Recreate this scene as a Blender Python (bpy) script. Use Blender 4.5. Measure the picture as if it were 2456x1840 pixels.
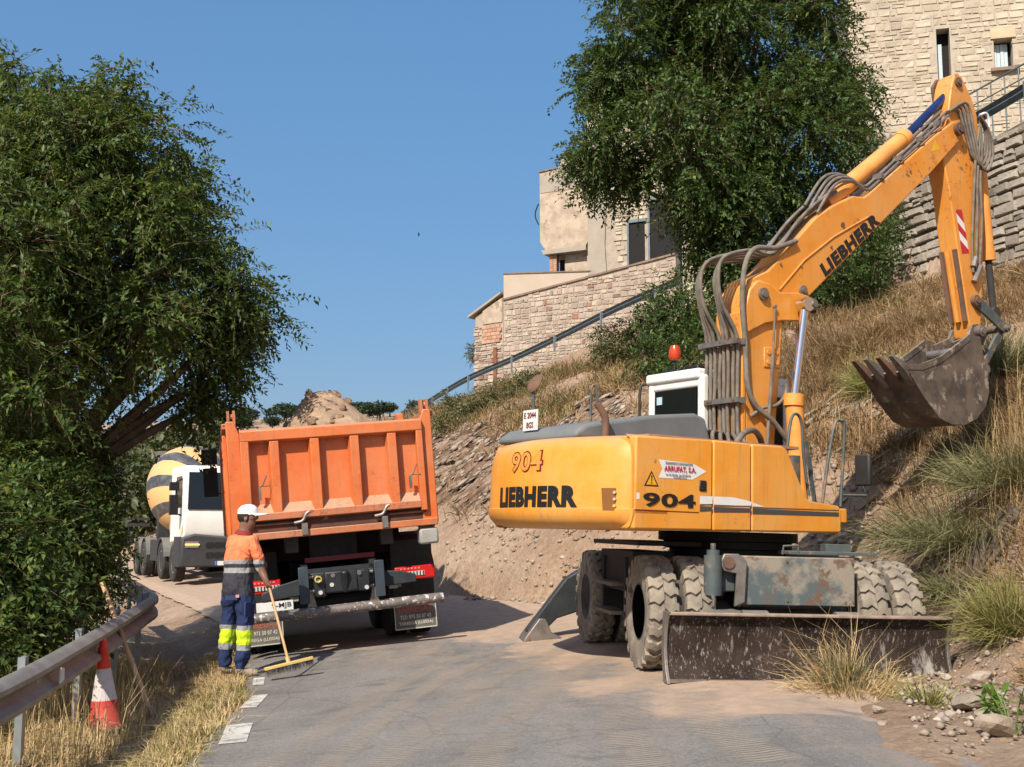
import bpy, math, random
import numpy as np
from mathutils import Vector, Matrix
for o in list(bpy.data.objects): bpy.data.objects.remove(o, do_unlink=True)
SC = bpy.context.scene
COL = SC.collection
random.seed(7); RNG = np.random.default_rng(11)
R = math.radians
# ---------------------------------------------------------------- camera, sky, sun, exposure
cam = bpy.data.objects.new('camera', bpy.data.cameras.new('camera')); COL.objects.link(cam)
cam.location = (0, 0, 1.6); cam.rotation_euler = (R(90 + 7.33), 0, 0)
cam.data.sensor_width = 36; cam.data.lens = 40.69; cam.data.clip_start = .1; cam.data.clip_end = 2500
SC.camera = cam
SUN_EL, SUN_AZ = 42, 26            # elevation; angle left of straight behind the camera
w = bpy.data.worlds.new('World'); SC.world = w; w.use_nodes = True
wn = w.node_tree.nodes; sky = wn.new('ShaderNodeTexSky'); sky.sky_type = 'NISHITA'; sky.sun_disc = False
sky.sun_elevation = R(SUN_EL); sky.sun_rotation = R(180 + SUN_AZ); sky.altitude = 0
sky.air_density = 1.0; sky.dust_density = 3.5; sky.ozone_density = 6.0
bg = wn['Background']; bg.inputs[1].default_value = .15
gam = wn.new('ShaderNodeGamma'); gam.inputs[1].default_value = .4          # the phone's tone curve on the sky
hsv = wn.new('ShaderNodeHueSaturation'); hsv.inputs['Saturation'].default_value = 1.85; hsv.inputs['Value'].default_value = 1.85
w.node_tree.links.new(sky.outputs[0], gam.inputs[0]); w.node_tree.links.new(gam.outputs[0], hsv.inputs['Color']); tin = wn.new('ShaderNodeMix'); tin.data_type = 'RGBA'; tin.blend_type = 'MULTIPLY'; tin.inputs[0].default_value = 1; tin.inputs[7].default_value = (.93, 1.0, 1.10, 1)
w.node_tree.links.new(hsv.outputs[0], tin.inputs[6]); w.node_tree.links.new(tin.outputs[2], bg.inputs[0])
sl = bpy.data.lights.new('sun', 'SUN'); sl.energy = 5; sl.angle = R(.5); sl.color = (1, .92, .80)
sun = bpy.data.objects.new('sun', sl); COL.objects.link(sun)
tosun = Vector((-math.sin(R(SUN_AZ)) * math.cos(R(SUN_EL)), -math.cos(R(SUN_AZ)) * math.cos(R(SUN_EL)), math.sin(R(SUN_EL))))
sun.rotation_euler = tosun.to_track_quat('Z', 'Y').to_euler(); sun.location = (-10, -20, 30)
SC.view_settings.view_transform = 'Standard'; SC.view_settings.look = 'None'
SC.view_settings.exposure = .3; SC.view_settings.gamma = 1
SC.render.engine = 'CYCLES'; SC.cycles.diffuse_bounces = 2; SC.cycles.max_bounces = 6; SC.cycles.transparent_max_bounces = 12

# ---------------------------------------------------------------- materials
MATS = {}
def _ramp(nt, fac, stops):
    r = nt.nodes.new('ShaderNodeValToRGB'); e = r.color_ramp.elements
    while len(e) < len(stops): e.new(.5)
    for el, (p, c) in zip(e, stops):
        el.position = p; el.color = (*c, 1) if len(c) == 3 else c
    nt.links.new(fac, r.inputs[0]); return r.outputs[0]
def _noise(nt, vec, scale, detail=5, rough=.55, dist=0):
    n = nt.nodes.new('ShaderNodeTexNoise'); n.inputs['Scale'].default_value = scale
    n.inputs['Detail'].default_value = detail; n.inputs['Roughness'].default_value = rough
    n.inputs['Distortion'].default_value = dist
    if vec is not None: nt.links.new(vec, n.inputs['Vector'])
    return n.outputs['Fac']
def _math(nt, op, a, b=None, clamp=False):
    m = nt.nodes.new('ShaderNodeMath'); m.operation = op; m.use_clamp = clamp
    for i, v in enumerate((a, b)):
        if v is None: continue
        if isinstance(v, (int, float)): m.inputs[i].default_value = v
        else: nt.links.new(v, m.inputs[i])
    return m.outputs[0]
def _mix(nt, fac, a, b, mode='MIX'):
    m = nt.nodes.new('ShaderNodeMix'); m.data_type = 'RGBA'; m.blend_type = mode
    for i, v in ((0, fac), (6, a), (7, b)):
        if isinstance(v, (int, float)): m.inputs[i].default_value = v
        elif isinstance(v, tuple): m.inputs[i].default_value = (*v, 1)
        else: nt.links.new(v, m.inputs[i])
    return m.outputs[2]
def _bump(nt, h, strength, dist=.02, norm=None):
    b = nt.nodes.new('ShaderNodeBump'); b.inputs['Strength'].default_value = strength
    b.inputs['Distance'].default_value = dist; nt.links.new(h, b.inputs['Height'])
    if norm is not None: nt.links.new(norm, b.inputs['Normal'])
    return b.outputs[0]
def _new(name):
    m = bpy.data.materials.new(name); m.use_nodes = True; nt = m.node_tree
    p = nt.nodes['Principled BSDF']; tc = nt.nodes.new('ShaderNodeTexCoord')
    MATS[name] = m; return m, nt, p, tc.outputs['Object']
def mat(name, c1, c2=None, scale=4, rough=.6, metal=0, bump=0, bscale=60, lo=.35, hi=.65, spots=None, dust=None, spec=.5, stretch=None, coat=0):
    """c1/c2 blotchy noise mix; spots=(colour, scale, threshold): chips and stains; dust=(colour, amount): settled dust on upward faces"""
    if name in MATS: return MATS[name]
    m, nt, p, oc = _new(name)
    vec = oc
    if stretch:
        mp = nt.nodes.new('ShaderNodeMapping'); mp.inputs['Scale'].default_value = stretch; nt.links.new(oc, mp.inputs[0]); vec = mp.outputs[0]
    c2 = c2 or tuple(v * .82 for v in c1)
    col = _ramp(nt, _noise(nt, vec, scale, 8, .6), [(lo, c2), (hi, c1)])
    if spots:
        f = _ramp(nt, _noise(nt, vec, spots[1], 6, .65), [(spots[2], (0, 0, 0)), (spots[2] + .05, (1, 1, 1))])
        col = _mix(nt, f, col, spots[0])
    if dust:
        g = nt.nodes.new('ShaderNodeNewGeometry'); s = nt.nodes.new('ShaderNodeSeparateXYZ'); nt.links.new(g.outputs['Normal'], s.inputs[0])
        f = _math(nt, 'MULTIPLY', _ramp(nt, s.outputs[2], [(.0, (.12, .12, .12)), (.9, (1, 1, 1))]), _ramp(nt, _noise(nt, oc, 3.5, 8, .7), [(.3, (.25, .25, .25)), (.7, (1, 1, 1))]))
        col = _mix(nt, _math(nt, 'MULTIPLY', f, dust[1]), col, dust[0])
    nt.links.new(col, p.inputs['Base Color'])
    p.inputs['Roughness'].default_value = rough; p.inputs['Metallic'].default_value = metal
    p.inputs['Specular IOR Level'].default_value = spec; p.inputs['Coat Weight'].default_value = coat
    if rough < .6 and metal == 0:
        rr = _ramp(nt, _noise(nt, vec, scale * 3, 6), [(.3, (rough,) * 3), (.75, (min(1, rough + .25),) * 3)]); nt.links.new(rr, p.inputs['Roughness'])
    if bump: nt.links.new(_bump(nt, _noise(nt, vec, bscale, 6, .65), bump), p.inputs['Normal'])
    return m
def paint(name, c1, c2, film, chip, scale=2.2, rough=.42, dusty=.45, chips=.60, coat=.1):
    '''machine paint: faded blotches, dust film, run-off streaks, scuffs, chips, settled dust'''
    if name in MATS: return MATS[name]
    m, nt, p, oc = _new(name)
    def mapped(s, r=(0, 0, 0)):
        mp = nt.nodes.new('ShaderNodeMapping'); mp.inputs['Scale'].default_value = s; mp.inputs['Rotation'].default_value = r; nt.links.new(oc, mp.inputs[0]); return mp.outputs[0]
    col = _ramp(nt, _noise(nt, oc, scale, 8, .6), [(.35, c2), (.62, c1)])
    f1 = _ramp(nt, _noise(nt, oc, 1.1, 9, .7), [(.42, (0, 0, 0)), (.66, (.5, .5, .5))])
    f2 = _ramp(nt, _noise(nt, mapped((7, 7, .55)), 2.0, 6, .7), [(.52, (0, 0, 0)), (.70, (.42, .42, .42))])
    col = _mix(nt, f1, col, film); col = _mix(nt, f2, col, tuple(v * .62 for v in film))
    f3 = _ramp(nt, _noise(nt, mapped((1, 1, 7), (.3, .5, 0)), 9, 4, .7), [(.62, (0, 0, 0)), (.70, (.4, .4, .4))]); col = _mix(nt, f3, col, tuple(min(1, v * 1.25) for v in film))
    f4 = _math(nt, 'MULTIPLY', _ramp(nt, _noise(nt, oc, 14, 6, .7), [(chips, (0, 0, 0)), (chips + .03, (1, 1, 1))]), _ramp(nt, _noise(nt, oc, 1.3, 4), [(.52, (0, 0, 0)), (.64, (1, 1, 1))])); col = _mix(nt, f4, col, chip)
    g = nt.nodes.new('ShaderNodeNewGeometry'); s = nt.nodes.new('ShaderNodeSeparateXYZ'); nt.links.new(g.outputs['Normal'], s.inputs[0])
    f5 = _math(nt, 'MULTIPLY', _ramp(nt, s.outputs[2], [(.25, (0, 0, 0)), (.9, (1, 1, 1))]), _ramp(nt, _noise(nt, oc, 4, 8, .7), [(.3, (.4, .4, .4)), (.65, (1, 1, 1))])); col = _mix(nt, _math(nt, 'MULTIPLY', f5, dusty), col, (.50, .37, .26))
    nt.links.new(col, p.inputs['Base Color']); p.inputs['Coat Weight'].default_value = coat; p.inputs['Coat Roughness'].default_value = .25
    rr = _math(nt, 'ADD', _math(nt, 'MULTIPLY', _noise(nt, oc, 3, 8, .7), .5), rough - .2); nt.links.new(rr, p.inputs['Roughness'])
    nt.links.new(_bump(nt, _noise(nt, oc, 1.6, 3, .5), .12, .06, _bump(nt, f4, .3, -.004)), p.inputs['Normal'])
    return m
def flat(name, c, rough=.5, metal=0, emit=0, alpha=1):
    if name in MATS: return MATS[name]
    m, nt, p, oc = _new(name)
    col = _ramp(nt, _noise(nt, oc, 8, 5), [(.3, tuple(v * .88 for v in c)), (.7, c)])
    nt.links.new(col, p.inputs['Base Color']); p.inputs['Roughness'].default_value = rough; p.inputs['Metallic'].default_value = metal
    p.inputs['Alpha'].default_value = alpha
    if emit: p.inputs['Emission Color'].default_value = (*c, 1); p.inputs['Emission Strength'].default_value = emit
    return m
def island_mat(name, stops, rough=.9, transl=0, nscale=None, nstops=None, spec=.3, bump=0, bscale=20, objrand=True):
    """colour by random per island / per object; transl adds light passing through leaves"""
    if name in MATS: return MATS[name]
    m, nt, p, oc = _new(name)
    g = nt.nodes.new('ShaderNodeNewGeometry'); f = g.outputs['Random Per Island']
    if objrand:
        oi = nt.nodes.new('ShaderNodeObjectInfo'); f = _math(nt, 'FRACT', _math(nt, 'ADD', f, oi.outputs['Random']))
    col = _ramp(nt, f, stops)
    if nscale:
        wp = nt.nodes.new('ShaderNodeNewGeometry')
        col = _mix(nt, 1, col, _ramp(nt, _noise(nt, wp.outputs['Position'], nscale, 6, .6), nstops), 'MULTIPLY')
    nt.links.new(col, p.inputs['Base Color']); p.inputs['Roughness'].default_value = rough; p.inputs['Specular IOR Level'].default_value = spec
    if bump:
        gp = nt.nodes.new('ShaderNodeNewGeometry')
        nt.links.new(_bump(nt, _noise(nt, gp.outputs['Position'], bscale, 6, .7), bump, .05), p.inputs['Normal'])
    if transl:
        t = nt.nodes.new('ShaderNodeBsdfTranslucent'); nt.links.new(_mix(nt, .5, col, (.25, .30, .04), 'MIX'), t.inputs[0])
        ms = nt.nodes.new('ShaderNodeMixShader'); ms.inputs[0].default_value = transl
        nt.links.new(p.outputs[0], ms.inputs[1]); nt.links.new(t.outputs[0], ms.inputs[2])
        nt.links.new(ms.outputs[0], nt.nodes['Material Output'].inputs[0])
    return m

# ---------------------------------------------------------------- geometry helpers
def link(o, parent=None):
    COL.objects.link(o)
    if parent is not None: o.parent = parent
    return o
def tag(o, label, cat, group=None, kind=None):
    if label: o['label'] = label
    if cat: o['category'] = cat
    if group: o['group'] = group
    if kind: o['kind'] = kind
    return o
def thing(name, label, cat, loc=(0, 0, 0), rot=(0, 0, 0), group=None):
    o = bpy.data.objects.new(name, None); o.location = loc; o.rotation_euler = rot; o.empty_display_size = .2
    COL.objects.link(o); return tag(o, label, cat, group)
def fast_mesh(name, V, F):
    V = np.asarray(V, np.float32); F = np.asarray(F, np.int32)
    me = bpy.data.meshes.new(name); n, k = F.shape
    me.vertices.add(len(V)); me.vertices.foreach_set('co', V.ravel())
    me.loops.add(n * k); me.loops.foreach_set('vertex_index', F.ravel())
    me.polygons.add(n); me.polygons.foreach_set('loop_start', np.arange(0, n * k, k, dtype=np.int32))
    me.update(calc_edges=True); me.validate(); return me
class G:
    def __init__(s, fn=None): s.v = []; s.f = []; s.fn = fn
    def add(s, vs, fs):
        b = len(s.v)
        for v in vs: s.v.append(tuple(s.fn(*v)) if s.fn else tuple(v))
        for f in fs: s.f.append([b + i for i in f])
        return s
    def box(s, c, d, rot=None):
        hx, hy, hz = d[0] / 2, d[1] / 2, d[2] / 2
        vs = [Vector((x, y, z)) for z in (-hz, hz) for y in (-hy, hy) for x in (-hx, hx)]
        if rot is not None: vs = [rot @ v for v in vs]
        c = Vector(c)
        return s.add([v + c for v in vs], [(0, 2, 3, 1), (4, 5, 7, 6), (0, 1, 5, 4), (2, 6, 7, 3), (0, 4, 6, 2), (1, 3, 7, 5)])
    def span(s, x0, x1, y0, y1, z0, z1): return s.box(((x0 + x1) / 2, (y0 + y1) / 2, (z0 + z1) / 2), (x1 - x0, y1 - y0, z1 - z0))
    def bar(s, p, q, a, b, up=(0, 0, 1)):
        p, q = Vector(p), Vector(q); d = q - p; L = d.length; d.normalize(); x = d.cross(Vector(up))
        if x.length < 1e-4: x = d.cross(Vector((1, 0, 0)))
        x.normalize(); y = x.cross(d)
        vs = [pp + x * (i * a / 2) + y * (j * b / 2) for pp in (p, q) for i, j in ((-1, -1), (1, -1), (1, 1), (-1, 1))]
        return s.add(vs, [(3, 2, 1, 0), (4, 5, 6, 7), (0, 1, 5, 4), (1, 2, 6, 5), (2, 3, 7, 6), (3, 0, 4, 7)])
    def prism(s, poly, h0, h1, ax=1):
        """poly (a,b) extruded along axis ax: 1 -> (a,h,b); 0 -> (h,a,b); 2 -> (a,b,h)"""
        m = {1: lambda a, b, h: (a, h, b), 0: lambda a, b, h: (h, a, b), 2: lambda a, b, h: (a, b, h)}[ax]
        n = len(poly); vs = [m(a, b, h0) for a, b in poly] + [m(a, b, h1) for a, b in poly]
        area = sum(poly[i][0] * poly[(i + 1) % n][1] - poly[(i + 1) % n][0] * poly[i][1] for i in range(n))
        fs = [tuple(range(n)), tuple(range(2 * n - 1, n - 1, -1))] + [(i, i + n, (i + 1) % n + n, (i + 1) % n) for i in range(n)]
        return s.add(vs, fs)
    def loft(s, rings, cap=True, closed=True):
        n = len(rings[0]); vs = [v for r in rings for v in r]; fs = []
        for i in range(len(rings) - 1):
            for j in range(n if closed else n - 1):
                a, b = i * n + j, i * n + (j + 1) % n; fs.append((a, b, b + n, a + n))
        if cap: fs += [tuple(range(n - 1, -1, -1)), tuple(range((len(rings) - 1) * n, len(rings) * n))]
        return s.add(vs, fs)
    def tube(s, pts, r, n=8, cap=True):
        pts = [Vector(p) for p in pts]; rs = r if isinstance(r, (list, tuple)) else [r] * len(pts)
        d0 = (pts[1] - pts[0]).normalized(); x = d0.orthogonal().normalized(); rings = []
        for i, p in enumerate(pts):
            d = (pts[min(i + 1, len(pts) - 1)] - pts[max(i - 1, 0)]).normalized()
            x = (x - d * x.dot(d)); x = x.normalized() if x.length > 1e-6 else d.orthogonal().normalized(); y = d.cross(x)
            rings.append([p + (x * math.cos(2 * math.pi * k / n) + y * math.sin(2 * math.pi * k / n)) * rs[i] for k in range(n)])
        return s.loft(rings, cap)
    def cyl(s, p, q, r0, r1=None, n=20): return s.tube([p, q], [r0, r0 if r1 is None else r1], n)
    def lathe(s, prof, n=32, mt=None, a0=0, a1=2 * math.pi):
        full = abs(a1 - a0 - 2 * math.pi) < 1e-6; k = n if full else n + 1; rings = []
        for r, z in prof:
            ring = [Vector((r * math.cos(a0 + (a1 - a0) * i / n), r * math.sin(a0 + (a1 - a0) * i / n), z)) for i in range(k)]
            rings.append([mt @ v for v in ring] if mt is not None else ring)
        return s.loft(rings, full, full)
    def mesh(s, name='mesh'):
        me = bpy.data.meshes.new(name); me.from_pydata(s.v, [], s.f); me.update()
        import bmesh
        bm = bmesh.new(); bm.from_mesh(me); bmesh.ops.recalc_face_normals(bm, faces=bm.faces); bm.to_mesh(me); bm.free()
        return me
    def obj(s, name, m, parent=None, smooth=0, bevel=0, seg=2, label=None):
        me = s.mesh(name); me.materials.append(m); o = bpy.data.objects.new(name, me)
        if smooth: shade(me, smooth)
        if bevel:
            b = o.modifiers.new('bevel', 'BEVEL'); b.width = bevel; b.segments = seg; b.limit_method = 'ANGLE'; b.angle_limit = R(38); b.harden_normals = False
            if not smooth: shade(me, 35)
        if label: o['label'] = label
        return link(o, parent)
def shade(me, ang=35):
    me.polygons.foreach_set('use_smooth', [True] * len(me.polygons)); me.set_sharp_from_angle(angle=R(ang))
def mobj(name, me, m, parent=None, loc=None, rot=None, scale=None):
    o = bpy.data.objects.new(name, me)
    if m is not None and not me.materials: me.materials.append(m)
    if loc is not None: o.location = loc
    if rot is not None: o.rotation_euler = rot
    if scale is not None: o.scale = scale
    return link(o, parent)
def copy_tree(o, parent=None):
    c = o.copy(); link(c); c.parent = parent
    for ch in list(o.children): copy_tree(ch, c)
    return c
def smooth_path(pts, n=6):
    pts = [Vector(p) for p in pts]; out = []
    for i in range(len(pts) - 1):
        p0, p1, p2, p3 = pts[max(i - 1, 0)], pts[i], pts[i + 1], pts[min(i + 2, len(pts) - 1)]
        for k in range(n):
            t = k / n; out.append(.5 * ((2 * p1) + (p2 - p0) * t + (2 * p0 - 5 * p1 + 4 * p2 - p3) * t * t + (3 * p1 - p0 - 3 * p2 + p3) * t ** 3))
    out.append(pts[-1]); return out
def text_geo(txt, width, height, bold=.0, extrude=.002):
    """lettering as mesh arrays fitted to width x height, centred, in the x-z plane facing -y"""
    cu = bpy.data.curves.new('lettering', 'FONT'); cu.body = txt; cu.offset = bold; cu.extrude = extrude; cu.resolution_u = 3; cu.space_character = 1 + bold * 2.2
    ob = bpy.data.objects.new('lettering', cu); COL.objects.link(ob); dg = bpy.context.evaluated_depsgraph_get(); dg.update()
    me = ob.evaluated_get(dg).to_mesh(); V = np.array([v.co[:] for v in me.vertices]); F = [tuple(p.vertices) for p in me.polygons]
    ob.evaluated_get(dg).to_mesh_clear(); bpy.data.objects.remove(ob); bpy.data.curves.remove(cu)
    lo, hi = V[:, :2].min(0), V[:, :2].max(0); X = (V[:, 0] - (lo[0] + hi[0]) / 2) / (hi[0] - lo[0]) * width
    Z = (V[:, 1] - (lo[1] + hi[1]) / 2) / (hi[1] - lo[1]) * height
    return X, Z, V[:, 2], F
def lettering(name, txt, width, height, fn, m, parent, bold=0, proud=.0015):
    """fn(x, z, out) -> local xyz"""
    X, Z, D, F = text_geo(txt, width, height, bold)
    me = bpy.data.meshes.new(name); me.from_pydata([tuple(fn(x, z, .003 if d > 0 else 0)) for x, z, d in zip(X, Z, D)], [], F); me.update()
    me.materials.append(m); return link(bpy.data.objects.new(name, me), parent)
# value noise
def _h(ix, iy, s):
    n = (ix.astype(np.int64) * 374761393 + iy.astype(np.int64) * 668265263 + s * 974711) & 0x7fffffff
    n = (n ^ (n >> 13)) * 1274126177 & 0x7fffffff
    return ((n ^ (n >> 16)) & 0xffff) / 65535.
def vnoise(x, y, sc, seed=0):
    x = np.asarray(x, float) * sc; y = np.asarray(y, float) * sc; ix = np.floor(x); iy = np.floor(y); fx = x - ix; fy = y - iy
    fx = fx * fx * (3 - 2 * fx); fy = fy * fy * (3 - 2 * fy)
    return (_h(ix, iy, seed) * (1 - fx) + _h(ix + 1, iy, seed) * fx) * (1 - fy) + (_h(ix, iy + 1, seed) * (1 - fx) + _h(ix + 1, iy + 1, seed) * fx) * fy
def fbm(x, y, sc, seed=0, o=4):
    return sum(vnoise(x, y, sc * 2 ** k, seed + k) * .5 ** k for k in range(o)) / (2 - .5 ** (o - 1)) - .5
def sstep(a, b, x): t = np.clip((x - a) / (b - a), 0, 1); return t * t * (3 - 2 * t)
# ---------------------------------------------------------------- terrain
LE = np.array([(-1.5, -6), (-1.6, 0), (-1.8, 5), (-2.15, 8.2), (-2.45, 11.1), (-2.75, 12.5), (-3.15, 14.2), (-4.0, 17.5), (-5.7, 22), (-8.0, 27.5), (-10.9, 34), (-15, 41), (-24, 50), (-60, 75)], float)
_l = smooth_path([(x, y, 0) for x, y in LE], 3); LE = np.array([(q.x, q.y) for q in _l])
TOE = np.array([(4.2, -6, .3), (3.1, 3, .26), (2.95, 7.2, .26), (3.2, 8.4, .27), (3.78, 9.9, .28), (4.15, 12, .33), (4.0, 15, .42), (2.4, 17.3, .48), (.3, 19.2, .48), (-1.7, 23, .45), (-4.5, 29, .5), (-8, 37, .55), (-14, 46, .7), (-30, 60, 1.2), (-80, 90, 2)], float)
TOP = np.array([(16, -6, 6), (15.5, 8, 6), (13.6, 18, 6.7), (11.6, 25.5, 7.6), (8.6, 33, 8.5), (7.5, 37, 9.2), (6.3, 42, 10.0), (4.2, 46, 9.6), (2.2, 50, 9.15), (0, 54, 8.7), (-2.4, 58, 8.25), (-5.4, 68, 7.9), (-14, 90, 7), (-80, 170, 6)], float)
def pdist(x, y, P):
    x = np.asarray(x, float); y = np.asarray(y, float)
    best = np.full(x.shape, 1e9); sg = np.zeros(x.shape); zz = np.zeros(x.shape)
    for a, b in zip(P[:-1], P[1:]):
        dx, dy = b[0] - a[0], b[1] - a[1]; L = dx * dx + dy * dy
        t = np.clip(((x - a[0]) * dx + (y - a[1]) * dy) / L, 0, 1)
        ex, ey = x - a[0] - t * dx, y - a[1] - t * dy; d = np.hypot(ex, ey); m = d < best - 1e-9
        best = np.where(m, d, best); cr = dx * (y - a[1]) - dy * (x - a[0])
        sg = np.where(m, np.where(cr < 0, 1., -1.), sg)
        if P.shape[1] > 2: zz = np.where(m, a[2] + t * (b[2] - a[2]), zz)
    return best * sg, zz
def road_z(dl, x, y):
    base = np.interp(y, [0, 14, 20, 32, 45], [0, 0, .04, .1, .2])
    c1 = np.interp(dl, [0, 2.5, 4, 5.3, 7], [0, .2, .32, .30, .27])
    c2 = np.interp(dl, [0, .3, 6], [0, .075, .50]); k = sstep(12.5, 15.5, y)
    on = base + c1 * (1 - k) + c2 * k
    off = np.interp(dl, [-60, -14, -6, -3, -1.7, -.8, -.12, 0], [-14, -6.0, -2.2, -.6, -.12, -.26, -.01, 0]) + base
    return np.where(dl >= 0, on, off)
def H0(x, y):
    x = np.asarray(x, float); y = np.asarray(y, float)
    dl, _ = pdist(x, y, LE); dt, zt = pdist(x, y, TOE); dp, zp = pdist(x, y, TOP)
    zr = road_z(dl, x, y)
    t = np.clip(dt / np.maximum(dt - np.minimum(dp, 0), 1e-6), 0, 1)
    bank = .17 * sstep(.35, .72, t) * (1 - sstep(.88, .985, t)) * sstep(34, 42, y)      # the upper road sits on a small embankment
    hill = zt + (zp - zt) * (t ** np.interp(y, [8.5, 12], [1.2, .62]) - bank)
    rise = np.interp(y, [10, 25, 33, 37, 42], [3.6, 3.4, 2.2, 1.2, .12])
    plat = zp + rise * sstep(.25, .5, dp) + .04 * np.maximum(dp - 4, 0)
    z = np.where(dt > 0, np.where(dp > 0, plat, hill), zr + (zt - zr) * sstep(-1.2, 0, dt) * (dl > 2))
    far = .14 * np.maximum(0, y + .35 * x - 46); far = np.minimum(far, 24 + .02 * y)
    return np.where(((dp > 0) & (y < 78)) | ((dt > 0) & (y < 40)), z, np.maximum(z, np.where(far > 0, far - .5, -99)))
def shale_mask(x, y, dt): return sstep(.9, 1.5, dt) * sstep(5.2, 3.4, dt + fbm(x, y, .4, 19) * 2) * sstep(17.2, 18.5, y) * sstep(3.4, 2.0, x) * (y < 42)
def HZ(x, y):
    x = np.asarray(x, float); y = np.asarray(y, float)
    dl, _ = pdist(x, y, LE); dt, _ = pdist(x, y, TOE); dp, _ = pdist(x, y, TOP)
    z = H0(x, y); on = sstep(.2, 1.6, dt) * sstep(-.2, -3.5, dp)
    z = z + on * (fbm(x, y, .35, 3) * 1.0 + fbm(x, y, 1.6, 5) * .42 + fbm(x, y, 5, 6) * .16) + np.where((dt > -.3) & (dp < 0), fbm(x, y, 4, 9) * .12 * sstep(-.3, .3, dt), 0)
    rk = shale_mask(x, y, dt)                # bare shale face: dipping beds
    s = ((z * .79 - x * .62) * 2.6 + fbm(x, y, .5, 17) * 1.2); z = z + rk * ((s - np.floor(s)) * .30 - .15 + fbm(x, y, 3.5, 27) * .3)
    z = z + np.where((dl < -.15), fbm(x, y, 2.0, 21) * .14 + fbm(x, y, .4, 23) * .3 * sstep(-1, -4, dl), 0)
    mound = sstep(-1.6, .4, dt) * sstep(11.5, 9.3, y) * (dt < 1.5)
    z = z - .07 * sstep(.1, .5, dl) * sstep(-.5, -1.0, dt) * (y < 52)
    return z + mound * (fbm(x, y, 2.2, 31) * .3 + .08) + sstep(55, 90, y) * fbm(x, y, .03, 41) * 10 * (dp < 0)
def axis(segs):
    out = []
    for a, b, st in segs: out += list(np.arange(a, b, st))
    return np.array(out + [segs[-1][1]])
def sheet(name, xs, ys, zf, m, keep=None):
    X, Y = np.meshgrid(xs, ys); Z = zf(X, Y); V = np.stack([X, Y, Z], -1).reshape(-1, 3)
    ny, nx = X.shape; i = np.arange(ny - 1)[:, None] * nx + np.arange(nx - 1)[None]
    F = np.stack([i, i + 1, i + nx + 1, i + nx], -1).reshape(-1, 4)
    if keep is not None:
        c = V[F].mean(1); F = F[keep(c[:, 0], c[:, 1])]
        u, inv = np.unique(F, return_inverse=True); V = V[u]; F = inv.reshape(F.shape)
    me = fast_mesh(name, V, F); shade(me, 60); me.materials.append(m)
    return link(bpy.data.objects.new(name, me))
# soil: tan, stony, patchy
ms, nt, p, oc = _new('soil')
n1 = _ramp(nt, _noise(nt, oc, .55, 8, .65), [(.34, (.34, .23, .152)), (.5, (.43, .30, .21)), (.66, (.50, .37, .268))])
n2 = _ramp(nt, _noise(nt, oc, 9, 8, .75), [(.3, (.62, .60, .58)), (.6, (1, 1, 1)), (.8, (1.15, 1.15, 1.15))])
vo = nt.nodes.new('ShaderNodeTexVoronoi'); vo.inputs['Scale'].default_value = 22; nt.links.new(oc, vo.inputs['Vector'])
peb = _ramp(nt, vo.outputs['Distance'], [(.12, (1.25, 1.2, 1.12)), (.3, (1, 1, 1))])
nt.links.new(_mix(nt, 1, _mix(nt, 1, n1, n2, 'MULTIPLY'), peb, 'MULTIPLY'), p.inputs['Base Color'])
p.inputs['Roughness'].default_value = 1; p.inputs['Specular IOR Level'].default_value = .1
nt.links.new(_bump(nt, _noise(nt, oc, 14, 9, .75), .9, .06, _bump(nt, vo.outputs['Distance'], .3, .03)), p.inputs['Normal'])
ground = sheet('ground', axis([(-420, -80, 20), (-80, -30, 3), (-30, -9, .7), (-9, -1.4, .22), (-1.4, 9, .13), (9, 20, .3), (20, 60, 2.5), (60, 420, 20)]),
               axis([(-6, 4, .6), (4, 7, .25), (7, 24, .13), (24, 42, .3), (42, 75, .8), (75, 140, 3), (140, 900, 20)]), HZ, ms)
tag(ground, 'tan stony earth hillside and verges around the road', 'ground', kind='structure')
mh, nt, p, oc = _new('shale')
def dotv(v):
    d = nt.nodes.new('ShaderNodeVectorMath'); d.operation = 'DOT_PRODUCT'; d.inputs[1].default_value = v; nt.links.new(oc, d.inputs[0]); return d.outputs['Value']
cx3 = nt.nodes.new('ShaderNodeCombineXYZ')
for k, v in enumerate(((-.59 * 9, 1.2, .79 * 9), (.79 * 1.3, 0, .59 * 1.3), (0, 1.3, 0))): nt.links.new(dotv(v), cx3.inputs[k])
st_ = _noise(nt, cx3.outputs[0], 1.0, 9, .62, .5)
c1 = _ramp(nt, st_, [(.36, (.12, .072, .045)), (.44, (.29, .185, .122)), (.55, (.41, .285, .20)), (.66, (.55, .43, .33))])
c2 = _ramp(nt, _noise(nt, oc, 7, 8, .75), [(.3, (.6, .6, .6)), (.65, (1.05, 1.05, 1.05))])
nt.links.new(_mix(nt, 1, c1, c2, 'MULTIPLY'), p.inputs['Base Color']); p.inputs['Roughness'].default_value = 1; p.inputs['Specular IOR Level'].default_value = .1
nt.links.new(_bump(nt, st_, 1.0, .25, _bump(nt, _noise(nt, oc, 12, 8, .75), .7, .05)), p.inputs['Normal'])
gm_ = ground.data; gm_.materials.append(mh); cc = np.empty(len(gm_.polygons) * 3); gm_.polygons.foreach_get('center', cc); cc = cc.reshape(-1, 3)
gm_.polygons.foreach_set('material_index', (shale_mask(cc[:, 0], cc[:, 1], pdist(cc[:, 0], cc[:, 1], TOE)[0]) > .35 + fbm(cc[:, 0], cc[:, 1], 2, 8) * .5).astype(np.int32))
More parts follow.
